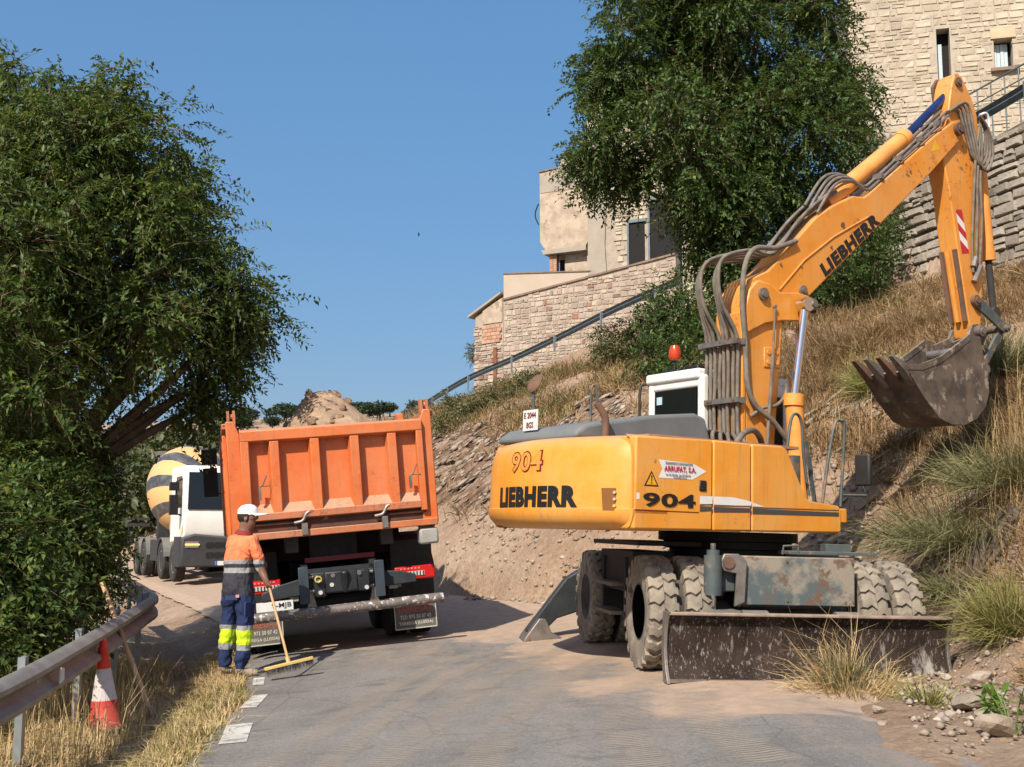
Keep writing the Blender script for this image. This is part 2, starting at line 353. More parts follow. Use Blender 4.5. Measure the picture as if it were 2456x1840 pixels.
# asphalt with blown sand
mr, nt, p, oc = _new('asphalt')
asp = _ramp(nt, _noise(nt, oc, 1.1, 8, .6), [(.3, (.165, .156, .145)), (.7, (.235, .221, .205))])
grit = _ramp(nt, _noise(nt, oc, 130, 3, .7), [(.3, (.6, .6, .6)), (.7, (1.35, 1.35, 1.35))]); asp = _mix(nt, 1, asp, grit, 'MULTIPLY'); asp = _mix(nt, 1, asp, _ramp(nt, _noise(nt, oc, 34, 5, .8), [(.34, (.72, .72, .72)), (.5, (1, 1, 1)), (.68, (1.3, 1.28, 1.25))]), 'MULTIPLY'); asp = _mix(nt, _ramp(nt, _noise(nt, oc, .9, 7, .7, 1.5), [(.56, (0, 0, 0)), (.62, (.45, .45, .45))]), asp, (.085, .08, .076))
sand = _ramp(nt, _noise(nt, oc, 6, 8, .7), [(.3, (.35, .245, .17)), (.7, (.50, .365, .265))])
sx = nt.nodes.new('ShaderNodeSeparateXYZ'); nt.links.new(oc, sx.inputs[0])
def lin(a, b, c):   # a*x + b*y + c
    return _math(nt, 'ADD', _math(nt, 'ADD', _math(nt, 'MULTIPLY', sx.outputs[0], a), _math(nt, 'MULTIPLY', sx.outputs[1], b)), c)
# sand lies right of a line (by the excavator) and beyond a line (by the truck); thin veil elsewhere
big = _noise(nt, oc, .8, 8, .62, .4)
m1 = _math(nt, 'MINIMUM', lin(.8, .18, -2.4), lin(-.12, .8, -6.35)); m2 = lin(.12, .6, -8.55)
msk = _math(nt, 'ADD', _math(nt, 'MAXIMUM', m1, m2), _math(nt, 'MULTIPLY', _math(nt, 'SUBTRACT', big, .5), 2.6))
f1 = _ramp(nt, msk, [(.0, (0, 0, 0)), (.22, (.75, .75, .75)), (.5, (.97, .97, .97))])
mp = nt.nodes.new('ShaderNodeMapping'); mp.inputs['Scale'].default_value = (1.6, .45, 1); mp.inputs['Rotation'].default_value = (0, 0, R(-14)); nt.links.new(oc, mp.inputs[0])
f2 = _ramp(nt, _noise(nt, mp.outputs[0], 1.5, 9, .68), [(.42, (0, 0, 0)), (.70, (.42, .42, .42))])
f2 = _math(nt, 'MULTIPLY', f2, _ramp(nt, lin(.8, .35, -3.0), [(.0, (.25, .25, .25)), (1, (1, 1, 1))]))
f = _math(nt, 'MAXIMUM', f1, f2)
cr = nt.nodes.new('ShaderNodeTexVoronoi'); cr.feature = 'DISTANCE_TO_EDGE'; cr.inputs['Scale'].default_value = .55
wv = _mix(nt, .12, oc, _noise(nt, oc, 2, 5)); nt.links.new(wv, cr.inputs['Vector'])
asp = _mix(nt, _ramp(nt, cr.outputs['Distance'], [(.002, (.3, .3, .3)), (.006, (0, 0, 0))]), asp, (.05, .047, .045))
nt.links.new(_mix(nt, f, asp, sand), p.inputs['Base Color']); p.inputs['Roughness'].default_value = .92; p.inputs['Specular IOR Level'].default_value = .25
nt.links.new(_bump(nt, _noise(nt, oc, 120, 3, .7), .35, .006, _bump(nt, _noise(nt, oc, 9, 8, .75), .5, .02)), p.inputs['Normal'])
def road_h(x, y):
    dl, _ = pdist(x, y, LE); dt, zt = pdist(x, y, TOE); zr = road_z(dl, x, y)
    z = np.where(dl > 0, H0(x, y), 0 + np.interp(y, [0, 14, 20, 32, 45], [0, 0, .04, .1, .2]))
    return z + .022 + fbm(x, y, .7, 51) * .015
def on_road(x, y):
    dl, _ = pdist(x, y, LE); dt, _ = pdist(x, y, TOE)
    return (dl > -.10 + fbm(x, y, 1.5, 55) * .22) & (dt < -.42 + fbm(x, y, 1.2, 57) * .6) & (dl < 7.2)
def road_strip():
    '''strip that follows the left edge; its right edge frays into the earth at the foot of the bank'''
    c_ = []
    for a, b in zip(LE[:-1], LE[1:]):
        L_ = float(np.hypot(*(b - a))); n = max(1, int(L_ / (.1 if 5 < a[1] < 19 else .3)))
        for k in range(n): c_.append((a + (b - a) * k / n))
    c_ = np.array([q for q in c_ if -2 < q[1] < 56]); d = np.gradient(c_, axis=0); d /= np.hypot(d[:, 0], d[:, 1])[:, None]; d = np.array([d[max(0, i - 4):i + 5].mean(0) for i in range(len(d))]); nn = np.stack([d[:, 1], -d[:, 0]], 1)
    us = np.linspace(0, 7.4, 150); P = c_[:, None] + nn[:, None] * us[None, :, None]; dt, _ = pdist(P[..., 0], P[..., 1], TOE)
    ok = dt < -.42 + fbm(P[..., 0], P[..., 1], 1.2, 57) * .6; mx = np.array([us[np.argmin(r)] if not r.all() else 7.4 for r in ok]); mx = np.maximum(mx, 2.5)
    lf = -.06 + fbm(c_[:, 0], c_[:, 1], 2.2, 55) * .2; N_ = 84; tt = np.linspace(0, 1, N_); off = lf[:, None] + (mx - lf)[:, None] * tt[None]
    Q = c_[:, None] + nn[:, None] * off[..., None]; Z = road_h(Q[..., 0].ravel(), Q[..., 1].ravel()); V = np.column_stack([Q.reshape(-1, 2), Z]); n = len(c_)
    i = (np.arange(n - 1)[:, None] * N_ + np.arange(N_ - 1)[None]).ravel(); me = fast_mesh('road', V, np.stack([i, i + 1, i + N_ + 1, i + N_], 1)); shade(me, 60); me.materials.append(mr)
    return link(bpy.data.objects.new('road', me))
road = road_strip()
tag(road, 'grey asphalt road dusted with sand', 'road', kind='structure')
RZ = lambda x, y: float(road_h(np.array([x]), np.array([y]))[0])
GZ = lambda x, y: float(HZ(np.array([x]), np.array([y]))[0])
# white edge dashes along the verge
mp_ = mat('road paint', (.56, .54, .50), (.26, .25, .235), 7, .85, lo=.38, hi=.50)
for (xa, ya, xb, yb, wd) in ((-2.21, 8.95, -2.36, 9.85, .21), (-2.47, 10.75, -2.53, 11.55, .15), (-2.70, 12.3, -2.82, 12.9, .12)):
    g = G(); n = 8
    for i in range(n):
        t0, t1 = i / n, (i + 1) / n; q = []
        for t, sd in ((t0, 0), (t0, 1), (t1, 1), (t1, 0)):
            x = xa + (xb - xa) * t + (sd * wd + .008); y = ya + (yb - ya) * t; q.append((x, y, RZ(x, y) + .005))
        g.add(q, [(0, 1, 2, 3)])
    o = g.obj('edge_marking', mp_, road)
# dust bands left by tyres, rippled by the lugs
md, nt, p, oc = _new('tyre dust')
uvn = nt.nodes.new('ShaderNodeUVMap'); su = nt.nodes.new('ShaderNodeSeparateXYZ'); nt.links.new(uvn.outputs[0], su.inputs[0])
au = _math(nt, 'ABSOLUTE', su.outputs[0]); edge = _ramp(nt, _math(nt, 'ADD', au, _math(nt, 'MULTIPLY', _math(nt, 'SUBTRACT', _noise(nt, oc, 5, 6), .5), .9)), [(.45, (1, 1, 1)), (.95, (0, 0, 0))])
ph_ = _math(nt, 'ADD', _math(nt, 'MULTIPLY', su.outputs[1], 2 * math.pi / .058), _math(nt, 'ADD', _math(nt, 'MULTIPLY', au, -2.2), _math(nt, 'MULTIPLY', _noise(nt, oc, 6, 4), 7)))
rip = _ramp(nt, _math(nt, 'ADD', _math(nt, 'MULTIPLY', _math(nt, 'SINE', ph_), .5), .5), [(.2, (.30, .30, .30)), (.75, (1, 1, 1))])
pat = _ramp(nt, _noise(nt, oc, 1.7, 7, .65), [(.33, (.12, .12, .12)), (.52, (1, 1, 1))])
al = _math(nt, 'MULTIPLY', _math(nt, 'MULTIPLY', edge, rip), _math(nt, 'MULTIPLY', pat, .5)); nt.links.new(al, p.inputs['Alpha'])
p.inputs['Base Color'].default_value = (.42, .35, .275, 1); p.inputs['Roughness'].default_value = 1
for tr, hw in (([(-.95, 6.6), (-.6, 9), (-.2, 11.2), (.4, 12.9), (1.1, 14.2)], .20), ([(-.25, 6.6), (.0, 9), (.5, 11), (1.2, 12.8), (2.0, 13.8)], .2), ([(-1.75, 6.8), (-1.4, 9.5), (-1.05, 11.8), (-.5, 13.4)], .18), ([(.75, 6.6), (.8, 8.8), (1.2, 10.4), (1.8, 11.2)], .2), ([(-1.3, 6.6), (-1.05, 9.2), (-.7, 11.5), (-.1, 13.2)], .14), ([(1.5, 6.8), (1.35, 8.2), (1.5, 9.6)], .22)):
    pts = smooth_path([(x, y, 0) for x, y in tr], 14); V, UVs, acc = [], [], 0
    for i, q in enumerate(pts):
        d = (pts[min(i + 1, len(pts) - 1)] - pts[max(i - 1, 0)]).normalized(); nn = Vector((d.y, -d.x, 0)); acc += (q - pts[max(i - 1, 0)]).length
        for k in range(7):
            u = -1 + k / 3; v = q + nn * (u * hw); V.append((v.x, v.y, 0)); UVs.append((u, acc))
    V = np.array(V); V[:, 2] = road_h(V[:, 0], V[:, 1]) + .006; n = len(pts); i_ = (np.arange(n - 1)[:, None] * 7 + np.arange(6)[None]).ravel()
    F = np.stack([i_, i_ + 1, i_ + 8, i_ + 7], 1); me = fast_mesh('tyre_track', V, F); uv = me.uv_layers.new(name='UVMap'); lv = np.empty(len(me.loops), np.int32); me.loops.foreach_get('vertex_index', lv)
    uv.data.foreach_set('uv', np.array(UVs)[lv].astype(np.float32).ravel()); me.materials.append(md); o = link(bpy.data.objects.new('tyre_track', me), road)
# stone shapes
import bmesh
m_rock = island_mat('field stone', [(0, (.36, .29, .22)), (.4, (.48, .39, .31)), (.7, (.30, .24, .19)), (1, (.58, .50, .41))], .95, 0, 6, [(.3, (.8, .78, .75)), (.7, (1.05, 1.05, 1.05))], .1, .6, 25)
def rock_mesh(seed, m=None):
    rs_ = np.random.default_rng(seed); me = bpy.data.meshes.new('rock')
    bm = bmesh.new(); bmesh.ops.create_icosphere(bm, subdivisions=2, radius=.5)
    off = rs_.normal(size=(7, 3)); off /= np.linalg.norm(off, axis=1)[:, None]
    for v in bm.verts:
        for q in off: dd = v.co.dot(Vector(q)) - .31; v.co -= Vector(q) * max(0, dd) * .9
        v.co += Vector(rs_.normal(size=3)) * .012
    bm.to_mesh(me); bm.free()
    if m: me.materials.append(m)
    return me
# ---------------------------------------------------------------- walls and houses
def stone_meshes(n=16, rough=.10):
    out = []
    rs = np.random.default_rng(5)
    for k in range(n):
        j = lambda a: rs.uniform(-a, a)
        back = [(x, .5, z) for x, z in ((-.5, -.5), (.5, -.5), (.5, .5), (-.5, .5))]
        mid = [(x * (1 + j(.03)), -.25 + j(.08), z * (1 + j(.10))) for x, z in ((-.5, -.5), (.5, -.5), (.5, .5), (-.5, .5))]
        fr = [(x * (.86 + j(rough)), -.5 + j(.10), z * (.82 + j(rough))) for x, z in ((-.5, -.5), (.5, -.5), (.5, .5), (-.5, .5))]
        g = G(); g.loft([back, mid, fr]); me = g.mesh('stone'); out.append(me)
    return out
STONE = stone_meshes()
def masonry(root, O, U, N, width, zlo, zhi, sw, sh, m, limit=300, holes=(), depth=.16, gap=.02, seed=1, base=0, px=None, proud=.03, rgh=.012, tw_=.05, hv=.2):
    """lay stones on the plane through O with unit U along and outward normal N; zlo/zhi functions of u; largest-in-view stones are parts, the rest one joined part"""
    rs = random.Random(seed); U = Vector(U); N = Vector(N); O = Vector(O); items = []
    z = min(zlo(u) for u in (0, width / 2, width)); top = max(zhi(u) for u in (0, width / 2, width))
    ang = math.atan2(U.y, U.x)
    while z < top:
        h = rs.uniform(*sh); u = -rs.uniform(0, sw[1] * .8)
        while u < width:
            w_ = sw[0] + (sw[1] - sw[0]) * rs.random() ** 1.6; uc, zc = u + w_ / 2, z + h / 2
            hh = h * rs.uniform(1 - hv, 1.06)
            if 0.02 < uc < width - .02 and zlo(uc) < zc < zhi(uc) - h * .3 and not any(a - .02 < uc + w_ * .35 and uc - w_ * .35 < b + .02 and c < zc + h * .3 and zc - h * .3 < d for a, b, c, d in holes):
                a, b = max(0, u), min(width, u + w_)
                if rs.random() < .2 and w_ > .2:
                    for zz, hk in ((zc - h * .24, .46), (zc + h * .25, .48)): items.append(((a + b) / 2, zz, b - a - gap, h * hk - gap * .5, rs.randrange(len(STONE)), rs.uniform(-rgh, rgh), rs.uniform(-.03, .03)))
                else: items.append(((a + b) / 2, zc + rs.uniform(-.02, .02), b - a - gap, hh - gap, rs.randrange(len(STONE)), rs.uniform(-rgh, rgh), rs.uniform(-tw_, tw_)))
            u += w_
        z += h
    items.sort(key=lambda i: -i[2] * i[3]); 
    if px: items.sort(key=px)
    Vs, Fs, b = [], [], 0
    for i, (u, zc, w_, h, k, dp, tl) in enumerate(items):
        loc = O + U * u + Vector((0, 0, zc)) + N * (proud - depth / 2 + dp)
        if i < limit:
            o = mobj('stone', STONE[k], None, root, loc, (0, tl, ang), (w_, depth, h))
            if not STONE[k].materials: STONE[k].materials.append(m)
            o.material_slots[0].link = 'OBJECT'; o.material_slots[0].material = m
        else:
            mt = Matrix.LocRotScale(loc, Matrix.Rotation(ang, 3, 'Z') @ Matrix.Rotation(tl, 3, 'Y'), Vector((w_, depth, h)))
            me = STONE[k]; Vs += [mt @ v.co for v in me.vertices]; Fs += [[b + q for q in pl.vertices] for pl in me.polygons]; b += len(me.vertices)
    if Fs:
        me = bpy.data.meshes.new('stone'); me.from_pydata([v[:] for v in Vs], [], Fs); me.update(); me.materials.append(m)
        o = link(bpy.data.objects.new('rubble_stones', me), root); o['kind'] = 'stuff'
    return items
def stone_mat(name, stops, bump=.5): return island_mat(name, stops, .95, 0, 1.2, [(.25, (.72, .70, .68)), (.6, (1, 1, 1)), (.8, (1.08, 1.06, 1.02))], .15, bump, 16)
m_rub = stone_mat('rubble stone', [(0, (.42, .33, .26)), (.3, (.52, .42, .34)), (.55, (.36, .285, .235)), (.8, (.58, .48, .385)), (.93, (.28, .225, .19)), (1, (.36, .17, .11))])
m_ash = stone_mat('pale limestone', [(0, (.50, .42, .315)), (.4, (.58, .49, .375)), (.7, (.45, .375, .285)), (1, (.62, .535, .42))])
m_dry = stone_mat('grey dry stone', [(0, (.38, .33, .275)), (.4, (.47, .415, .345)), (.7, (.31, .27, .225)), (1, (.53, .47, .39))], .7)
m_mor = mat('lime mortar', (.44, .365, .285), (.34, .275, .215), 3, .95, bump=.6, bscale=12)
m_morp = mat('pale mortar', (.50, .425, .33), (.40, .335, .26), 3, .95, bump=.6, bscale=12)
m_gap = mat('dark joint earth', (.16, .13, .10), (.09, .075, .06), 4, 1)
m_ren = mat('old render', (.52, .41, .31), (.38, .295, .22), 1.6, .9, bump=.35, bscale=8, spots=((.30, .235, .175), 1.4, .57), lo=.38, hi=.6)
m_plas = mat('smooth plaster', (.52, .42, .325), (.47, .38, .29), .8, .9, bump=.1, bscale=6)
m_conc = mat('grey cement render', (.40, .34, .275), (.33, .28, .225), 1.2, .95, bump=.2, bscale=9)
m_brick = island_mat('hollow brick', [(0, (.46, .25, .16)), (.5, (.52, .32, .22)), (1, (.38, .21, .14))], .9)
m_dark = flat('dark opening', (.012, .010, .009), .9)  # near-black stands for the shade inside openings; the cable loop shares it
m_cap = mat('coping', (.27, .19, .14), (.18, .13, .10), 3, .9)
m_galv = mat('galvanised steel', (.42, .45, .46), (.30, .33, .34), 6, .45, .7, spots=((.30, .27, .22), 5, .66))
m_galvd = mat('weathered galvanised steel', (.17, .205, .215), (.11, .135, .145), 5, .55, .4, spots=((.28, .27, .24), 7, .70))
m_shut = flat('pale blue shutter', (.50, .60, .62), .6)
UP = Vector((0, 0, 1))
def frame(px0, px1):
    a, b = Vector((*px0, 0)), Vector((*px1, 0)); U = (b - a).normalized(); N = Vector((U.y, -U.x, 0)); return a, U, N, (b - a).length
# --- long rubble wall above the upper road
A, U, N, L = frame((-.43, 57.5), (7.6, 52.6))
wl = thing('rubble_wall', 'long pale rubble stone wall with sloping coping above the upper guardrail', 'stone wall', A)
zlo = lambda u: 8.2 + .10 * u; zhi = lambda u: 13.22 + .125 * u
g = G(); g.prism([(0, 7.5), (L, 7.5), (L, zhi(L)), (0, zhi(0))], 0, .5); o = g.obj('wall_core', m_mor, wl); o.rotation_euler.z = math.atan2(U.y, U.x)
masonry(wl, (0, 0, 0), U, N, L, zlo, zhi, (.14, .50), (.15, .32), m_rub, 300, seed=3, tw_=.13, hv=.32, px=lambda i: abs(i[0] - 3.2) + abs(i[1] - 12) * 1.1)
g = G(); g.prism([(-.02, zhi(0)), (L, zhi(L)), (L, zhi(L) + .09), (-.02, zhi(0) + .09)], -.09, .52); o = g.obj('coping', m_cap, wl); o.rotation_euler.z = math.atan2(U.y, U.x)
# --- plaster parapet behind it
A2, U2, N2, L2 = frame((-.43, 58.1), (4.7, 57.4)); pw = thing('plaster_wall', 'smooth cream plaster parapet rising above the rubble wall', 'wall', A2)
g = G(); g.span(0, L2, 0, .3, 9, 14.72); o = g.obj('plaster_face', m_plas, pw); o.rotation_euler.z = math.atan2(U2.y, U2.x)
g = G(); g.span(-.03, L2, -.05, .35, 14.72, 14.78); o = g.obj('coping', m_cap, pw); o.rotation_euler.z = math.atan2(U2.y, U2.x)
# --- outbuilding at the left end
A3, U3, N3, L3 = frame((-2.0, 59.6), (-.47, 58.4)); ob = thing('stone_outbuilding', 'small ruined stone outbuilding with patched brick at left end of rubble wall', 'building', A3)
rz3 = math.atan2(U3.y, U3.x)
g = G(); g.prism([(0, 7.5), (L3, 7.5), (L3, 13.6), (.1, 12.75)], .02, 2.2); o = g.obj('wall_core', m_mor, ob); o.rotation_euler.z = rz3
masonry(ob, (0, 0, 0), U3, N3, L3, lambda u: 8, lambda u: 12.3 if u < .6 else 11.3, (.25, .6), (.12, .24), m_rub, 300, seed=9, rgh=.03)
g = G(); g.prism([(-.25, 12.72), (L3, 13.75), (L3, 13.85), (-.25, 12.84)], -.2, 2.3); o = g.obj('roof_slab', m_conc, ob); o.rotation_euler.z = rz3
g = G(); g.prism([(.62, 12.3), (L3 - .04, 12.3), (L3 - .04, 13.55), (.62, 13.05)], -.03, .0); o = g.obj('render_patch', m_ren, ob); o.rotation_euler.z = rz3
bk = G().span(-.5, .5, -.5, .5, -.5, .5).mesh('brick'); bk.materials.append(m_brick)
for r_ in range(5):
    for c_ in range(4):
        u = .74 + c_ * .30 + (r_ % 2) * .1
        if u < L3 - .15:
            q = U3 * u + N3 * .02; mobj('brick', bk, None, ob, (q.x, q.y, 11.36 + r_ * .19), (0, 0, rz3), (.28, .10, .17))
g = G(); g.span(L3 - .55, L3 - .34, -.1, -.04, 8.6, 11.0); o = g.obj('drain_pipe', mat('rusty iron', (.28, .10, .05), (.16, .06, .035), 5, .9), ob); o.rotation_euler.z = rz3
# --- rendered house with jettied upper floor
A4, U4, N4, L4 = frame((1.55, 63), (4.55, 61.5)); rz4 = math.atan2(U4.y, U4.x)
hs = thing('rendered_house', 'beige rendered house block with stepped roofline overhanging a brick pillar', 'house', A4)
def hp(name, m, fn, bevel=0):
    g = G(); fn(g); o = g.obj(name, m, hs, bevel=bevel); o.rotation_euler.z = rz4; o.location.z = .75; return o
hp('upper_wall', m_ren, lambda g: g.prism([(0.02, 16.9), (.35, 16.4), (2.75, 16.4), (2.95, 16.7), (L4, 16.75), (L4, 21.7), (1.45, 21.75), (1.22, 21.2), (1.05, 20.95), (0, 20.9)], 0, 5))
hp('render_band', m_conc, lambda g: g.prism([(.02, 19.7), (L4 - .02, 19.65), (L4 - .02, 21.55), (1.5, 21.6), (1.25, 21.05), (.02, 20.75)], -.025, 0))
hp('roof_edge', m_cap, lambda g: g.prism([(1.42, 21.73), (L4 + .05, 21.7), (L4 + .05, 21.79), (1.4, 21.82)], -.08, 5.1))
hp('roof_edge', m_cap, lambda g: g.prism([(-.05, 20.9), (1.0, 20.95), (1.0, 21.02), (-.05, 20.99)], -.08, 5.1))
hp('floor_slab', m_conc, lambda g: g.prism([(.1, 16.4), (2.8, 16.4), (2.8, 16.15), (.25, 16.15)], -.06, 5))
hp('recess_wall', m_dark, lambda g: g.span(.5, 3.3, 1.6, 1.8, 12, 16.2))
hp('plaster_infill', m_ren, lambda g: g.span(1.3, 2.75, .5, .8, 12, 16.15))
hp('side_wall', m_ren, lambda g: g.span(2.75, 3.35, .25, 3, 12, 16.7))
hp('drain_pipe', mat('cream pipe', (.6, .5, .38), None, 3), lambda g: g.cyl((3.3, .1, 12), (3.3, .1, 16.9), .06, n=8))
hp('window_hatch', mat('grey hatch', (.42, .42, .40), None, 3), lambda g: g.span(2.95, 3.2, .2, .24, 15.7, 16.1))
hp('cable_loop', m_dark, lambda g: g.tube([(-.05 - .22 * math.sin(math.pi * i / 10), -.02, 17.9 + 1.2 * i / 10) for i in range(11)], .035, 6))
pil = hp('pillar', m_conc, lambda g: g.span(.55, .85, .3, .7, 12, 16.15))
for r_ in range(18):
    for c_ in (0, 1):
        q = U4 * (.60 + c_ * .22) + N4 * -.28; mobj('brick', bk, None, hs, (q.x, q.y, 14.95 + r_ * .11), (0, 0, rz4), (.20, .14, .095))
# --- stone house behind the tree
A5, U5, N5, L5 = frame((3.9, 57.6), (10.8, 54.4)); rz5 = math.atan2(U5.y, U5.x)
sh = thing('stone_house', 'stone house with grey rendered corner half hidden behind the big tree', 'house', A5)
def sp(name, m, fn):
    g = G(); fn(g); o = g.obj(name, m, sh); o.rotation_euler.z = rz5; return o
sp('wall_core', m_mor, lambda g: g.span(0, L5, .02, 6, 11, 25))
sp('render_corner', m_conc, lambda g: g.prism([(0, 12), (1.15, 12), (.9, 16), (1.3, 25), (0, 25)], -.09, .02))
sp('roof', m_cap, lambda g: g.span(-.25, L5 + .2, -.3, 6.3, 25, 25.2))
masonry(sh, (0, 0, 0), U5, N5, L5, lambda u: 12.5, lambda u: 24.8, (.3, .6), (.2, .34), m_ash, 120, holes=((0, 1.3, 0, 30), (2.2, 3.0, 0, 17.0), (3.3, 4.9, 0, 18.0)), seed=12, px=lambda i: abs(i[0] - 1.5) + abs(i[1] - 15.6))
for a_, b_, zt_ in ((2.2, 3.0, 17.0), (3.3, 4.9, 18.0)):
    sp('doorway', m_dark, lambda g: g.span(a_, b_, -.03, .015, 13, zt_))  # sheet proud of the wall, the opening's deep shade painted near-black
    sp('door_frame', m_galvd, lambda g: (g.span(a_ - .1, a_, -.12, .02, 13, zt_ + .1), g.span(a_ - .1, b_ + .1, -.12, .02, zt_, zt_ + .16)))
sp('wall_lamp', flat('white enamel', (.8, .8, .78)), lambda g: g.box((.55, -.2, 20.2), (.14, .18, .42)))
# --- tall tower house at upper right
A6, U6, N6, L6 = frame((10.3, 34.0), (18.2, 32.0)); rz6 = math.atan2(U6.y, U6.x)
tw = thing('stone_tower_house', 'tall pale limestone house with slit window and small shuttered window, upper right', 'house', A6)
def tp(name, m, fn, par=None):
    g = G(); fn(g); o = g.obj(name, m, par or tw)
    if par is None: o.rotation_euler.z = rz6
    return o
HO = [(2.60, 2.98, 14.95, 16.70), (4.20, 4.72, 15.27, 16.20)]
def tower(g):
    xs = [0, 2.60, 2.98, 4.20, 4.72, L6]
    zs = {1: (14.95, 16.70), 3: (15.27, 16.20)}
    for i in range(5):
        if i in zs: g.span(xs[i], xs[i + 1], .0, .6, 10, zs[i][0]); g.span(xs[i], xs[i + 1], .0, .6, zs[i][1], 21)
        else: g.span(xs[i], xs[i + 1], .0, .6, 10, 21)
    g.span(0, L6, .75, 5, 10, 21)
tp('wall_core', m_morp, tower)
masonry(tw, (0, 0, 0), U6, N6, L6, lambda u: 10.5, lambda u: 20.9, (.16, .54), (.12, .27), m_ash, 300, holes=HO, tw_=.03, rgh=.008, seed=21, gap=.016, px=lambda i: abs(i[0] - 3.0) + abs(i[1] - 15.2) * .8, proud=.018)
wA = tp('window', m_dark, lambda g: g.span(2.60, 2.98, .42, .5, 14.95, 16.70)); tp('shutter', m_shut, lambda g: g.span(2.62, 2.78, .36, .40, 14.95, 16.35), wA)
wB = tp('window', m_dark, lambda g: g.span(4.20, 4.72, .42, .5, 15.27, 16.20))
for i in range(4): tp('shutter', m_shut, lambda g: g.span(4.21 + i * .105, 4.305 + i * .105, .28 + .02 * (i % 2), .33, 15.28, 16.13), wB)
tp('window_sill', m_cap, lambda g: g.span(4.08, 4.86, -.16, .3, 15.17, 15.265)); tp('lintel', mat('lintel stone', (.58, .46, .30), None, 3, .9, bump=.4, bscale=10), lambda g: g.span(4.12, 4.82, -.05, .3, 16.205, 16.53))
# --- dry stone retaining wall below it
A7, U7, N7, L7 = frame((6.9, 38.6), (12.6, 23.0)); rz7 = math.atan2(U7.y, U7.x)
rw = thing('dry_stone_wall', 'grey dry stone retaining wall under the upper road at right', 'stone wall', A7)
zh7 = lambda u: 9.9 + .075 * u
g = G(); g.prism([(0, 7), (L7, 6), (L7, zh7(L7)), (0, zh7(0))], .06, .5); o = g.obj('wall_core', m_gap, rw); o.rotation_euler.z = rz7
masonry(rw, (0, 0, 0), U7, N7, L7, lambda u: 8.0 - .07 * u, zh7, (.24, .80), (.17, .36), m_dry, 300, rgh=.02, tw_=.05, hv=.25, seed=31, gap=.03, depth=.3, proud=.05, px=lambda i: -i[0] * .5 + abs(i[1] - 9.5) * .3)
# ---------------------------------------------------------------- guardrails
def guardrail(name, label, pts, ph, mB, mP, spacing=4.0, s0=1.0, side=1, flip=1, post_len=.75):
    """W-beam along pts (x,y,ztop); posts on the side given"""
    root = thing(name, label, 'guardrail', pts[0]); o0 = Vector(pts[0])
    P = smooth_path(pts, 10)
    prof = [(.0, 0), (.045, -.02), (.085, -.05), (.085, -.085), (.02, -.125), (.0, -.155), (.02, -.185), (.085, -.225), (.085, -.26), (.045, -.29), (0, -.31)]
    prof = [(a * flip, b) for a, b in prof]; back = [(a - .012, b) for a, b in reversed(prof)]
    rings = []
    for i, p_ in enumerate(P):
        d = (P[min(i + 1, len(P) - 1)] - P[max(i - 1, 0)]); d.z = 0; d.normalize(); n_ = Vector((d.y, -d.x, 0)) * side
        rings.append([p_ - o0 + n_ * a + UP * b for a, b in prof + back])
    g = G(); g.loft(rings); beam = g.obj('rail_beam', mB, root, smooth=40)
    acc, nxt = 0, s0; i = 0
    pm = G(); pm.span(-.05, .05, -.004, .004, -post_len, 0); pm.span(-.05, -.042, 0, .05, -post_len, 0); pm.span(.042, .05, 0, .05, -post_len, 0); pme = pm.mesh('post'); pme.materials.append(mP)
    for a, b in zip(P[:-1], P[1:]):
        l_ = (b - a).length
        while acc + l_ > nxt:
            q = a + (b - a) * ((nxt - acc) / l_); d = (b - a).normalized(); n_ = Vector((d.y, -d.x, 0)) * side
            at_ = q - o0 - n_ * .085 + UP * ph
            mobj('post', pme, None, root, at_, (0, 0, math.atan2(d.y, d.x)))
            g = G(); g.box(q - o0 - n_ * .035 - UP * .155, (.1, .085, .2), Matrix.Rotation(math.atan2(d.y, d.x), 3, 'Z')); g.obj('spacer_block', mP, root)
            nxt += spacing
        acc += l_
    return root
gl = guardrail('guardrail', 'weathered steel guardrail curving along the left verge behind the cone', [(-3.22, 5.5, .60), (-3.38, 7.7, .63), (-3.72, 10, .68), (-4.05, 12, .73), (-4.40, 13.9, .77), (-4.78, 15.6, .79), (-5.7, 18, .82), (-7.2, 21.5, .85)], .03,
               mat('old rail steel', (.33, .30, .265), (.235, .21, .185), 4, .5, .25, spots=((.20, .15, .11), 6, .64), bump=.08, bscale=30), m_galv, 2.0, 1.35, post_len=1.05)
g = G(); g.prism([(-.07, -.06), (.07, -.045), (.06, .045), (-.06, .06)], -.012, .0); o = g.obj('reflector', flat('reflector', (.75, .72, .65), .3), gl); o.location = (-.37, 4.1, -.09); o.location = (-3.60 + 3.22 + .12, 9.15 - 5.5, .66 - .60 - .15); o.rotation_euler = (0, 0, R(100))
guardrail('guardrail', 'dark green-grey guardrail climbing along the upper road to the tree', [(-9.5, 79, 8.6), (-5.4, 68, 9.15), (-2.45, 58, 9.35), (0, 54, 9.85), (2.15, 50, 10.28), (4.15, 46, 10.70), (6.2, 42, 11.0)], 0, m_galvd, m_galv, 4.0, 3.0, side=-1)
guardrail('guardrail', 'dark guardrail on top of the dry stone wall at far right', [(8.9, 33.6, 11.3), (10.4, 29.5, 11.55), (11.7, 26, 11.85), (13, 22.5, 12.3)], 0, m_galvd, m_galvd, 2.0, .6, side=-1)
rl = thing('railing', 'thin grey metal railing in front of the tower house', 'railing', (11.7, 29.6, 0))
g = G(); g.tube([(0, 0, 12.9), (1.2, -2.4, 13.2), (2.6, -5.5, 13.9)], .025, 6); g.obj('top_rail', m_galvd, rl)
g = G(); g.tube([(0, 0, 12.55), (1.2, -2.4, 12.85), (2.6, -5.5, 13.55)], .018, 6); g.obj('lower_rail', m_galvd, rl)
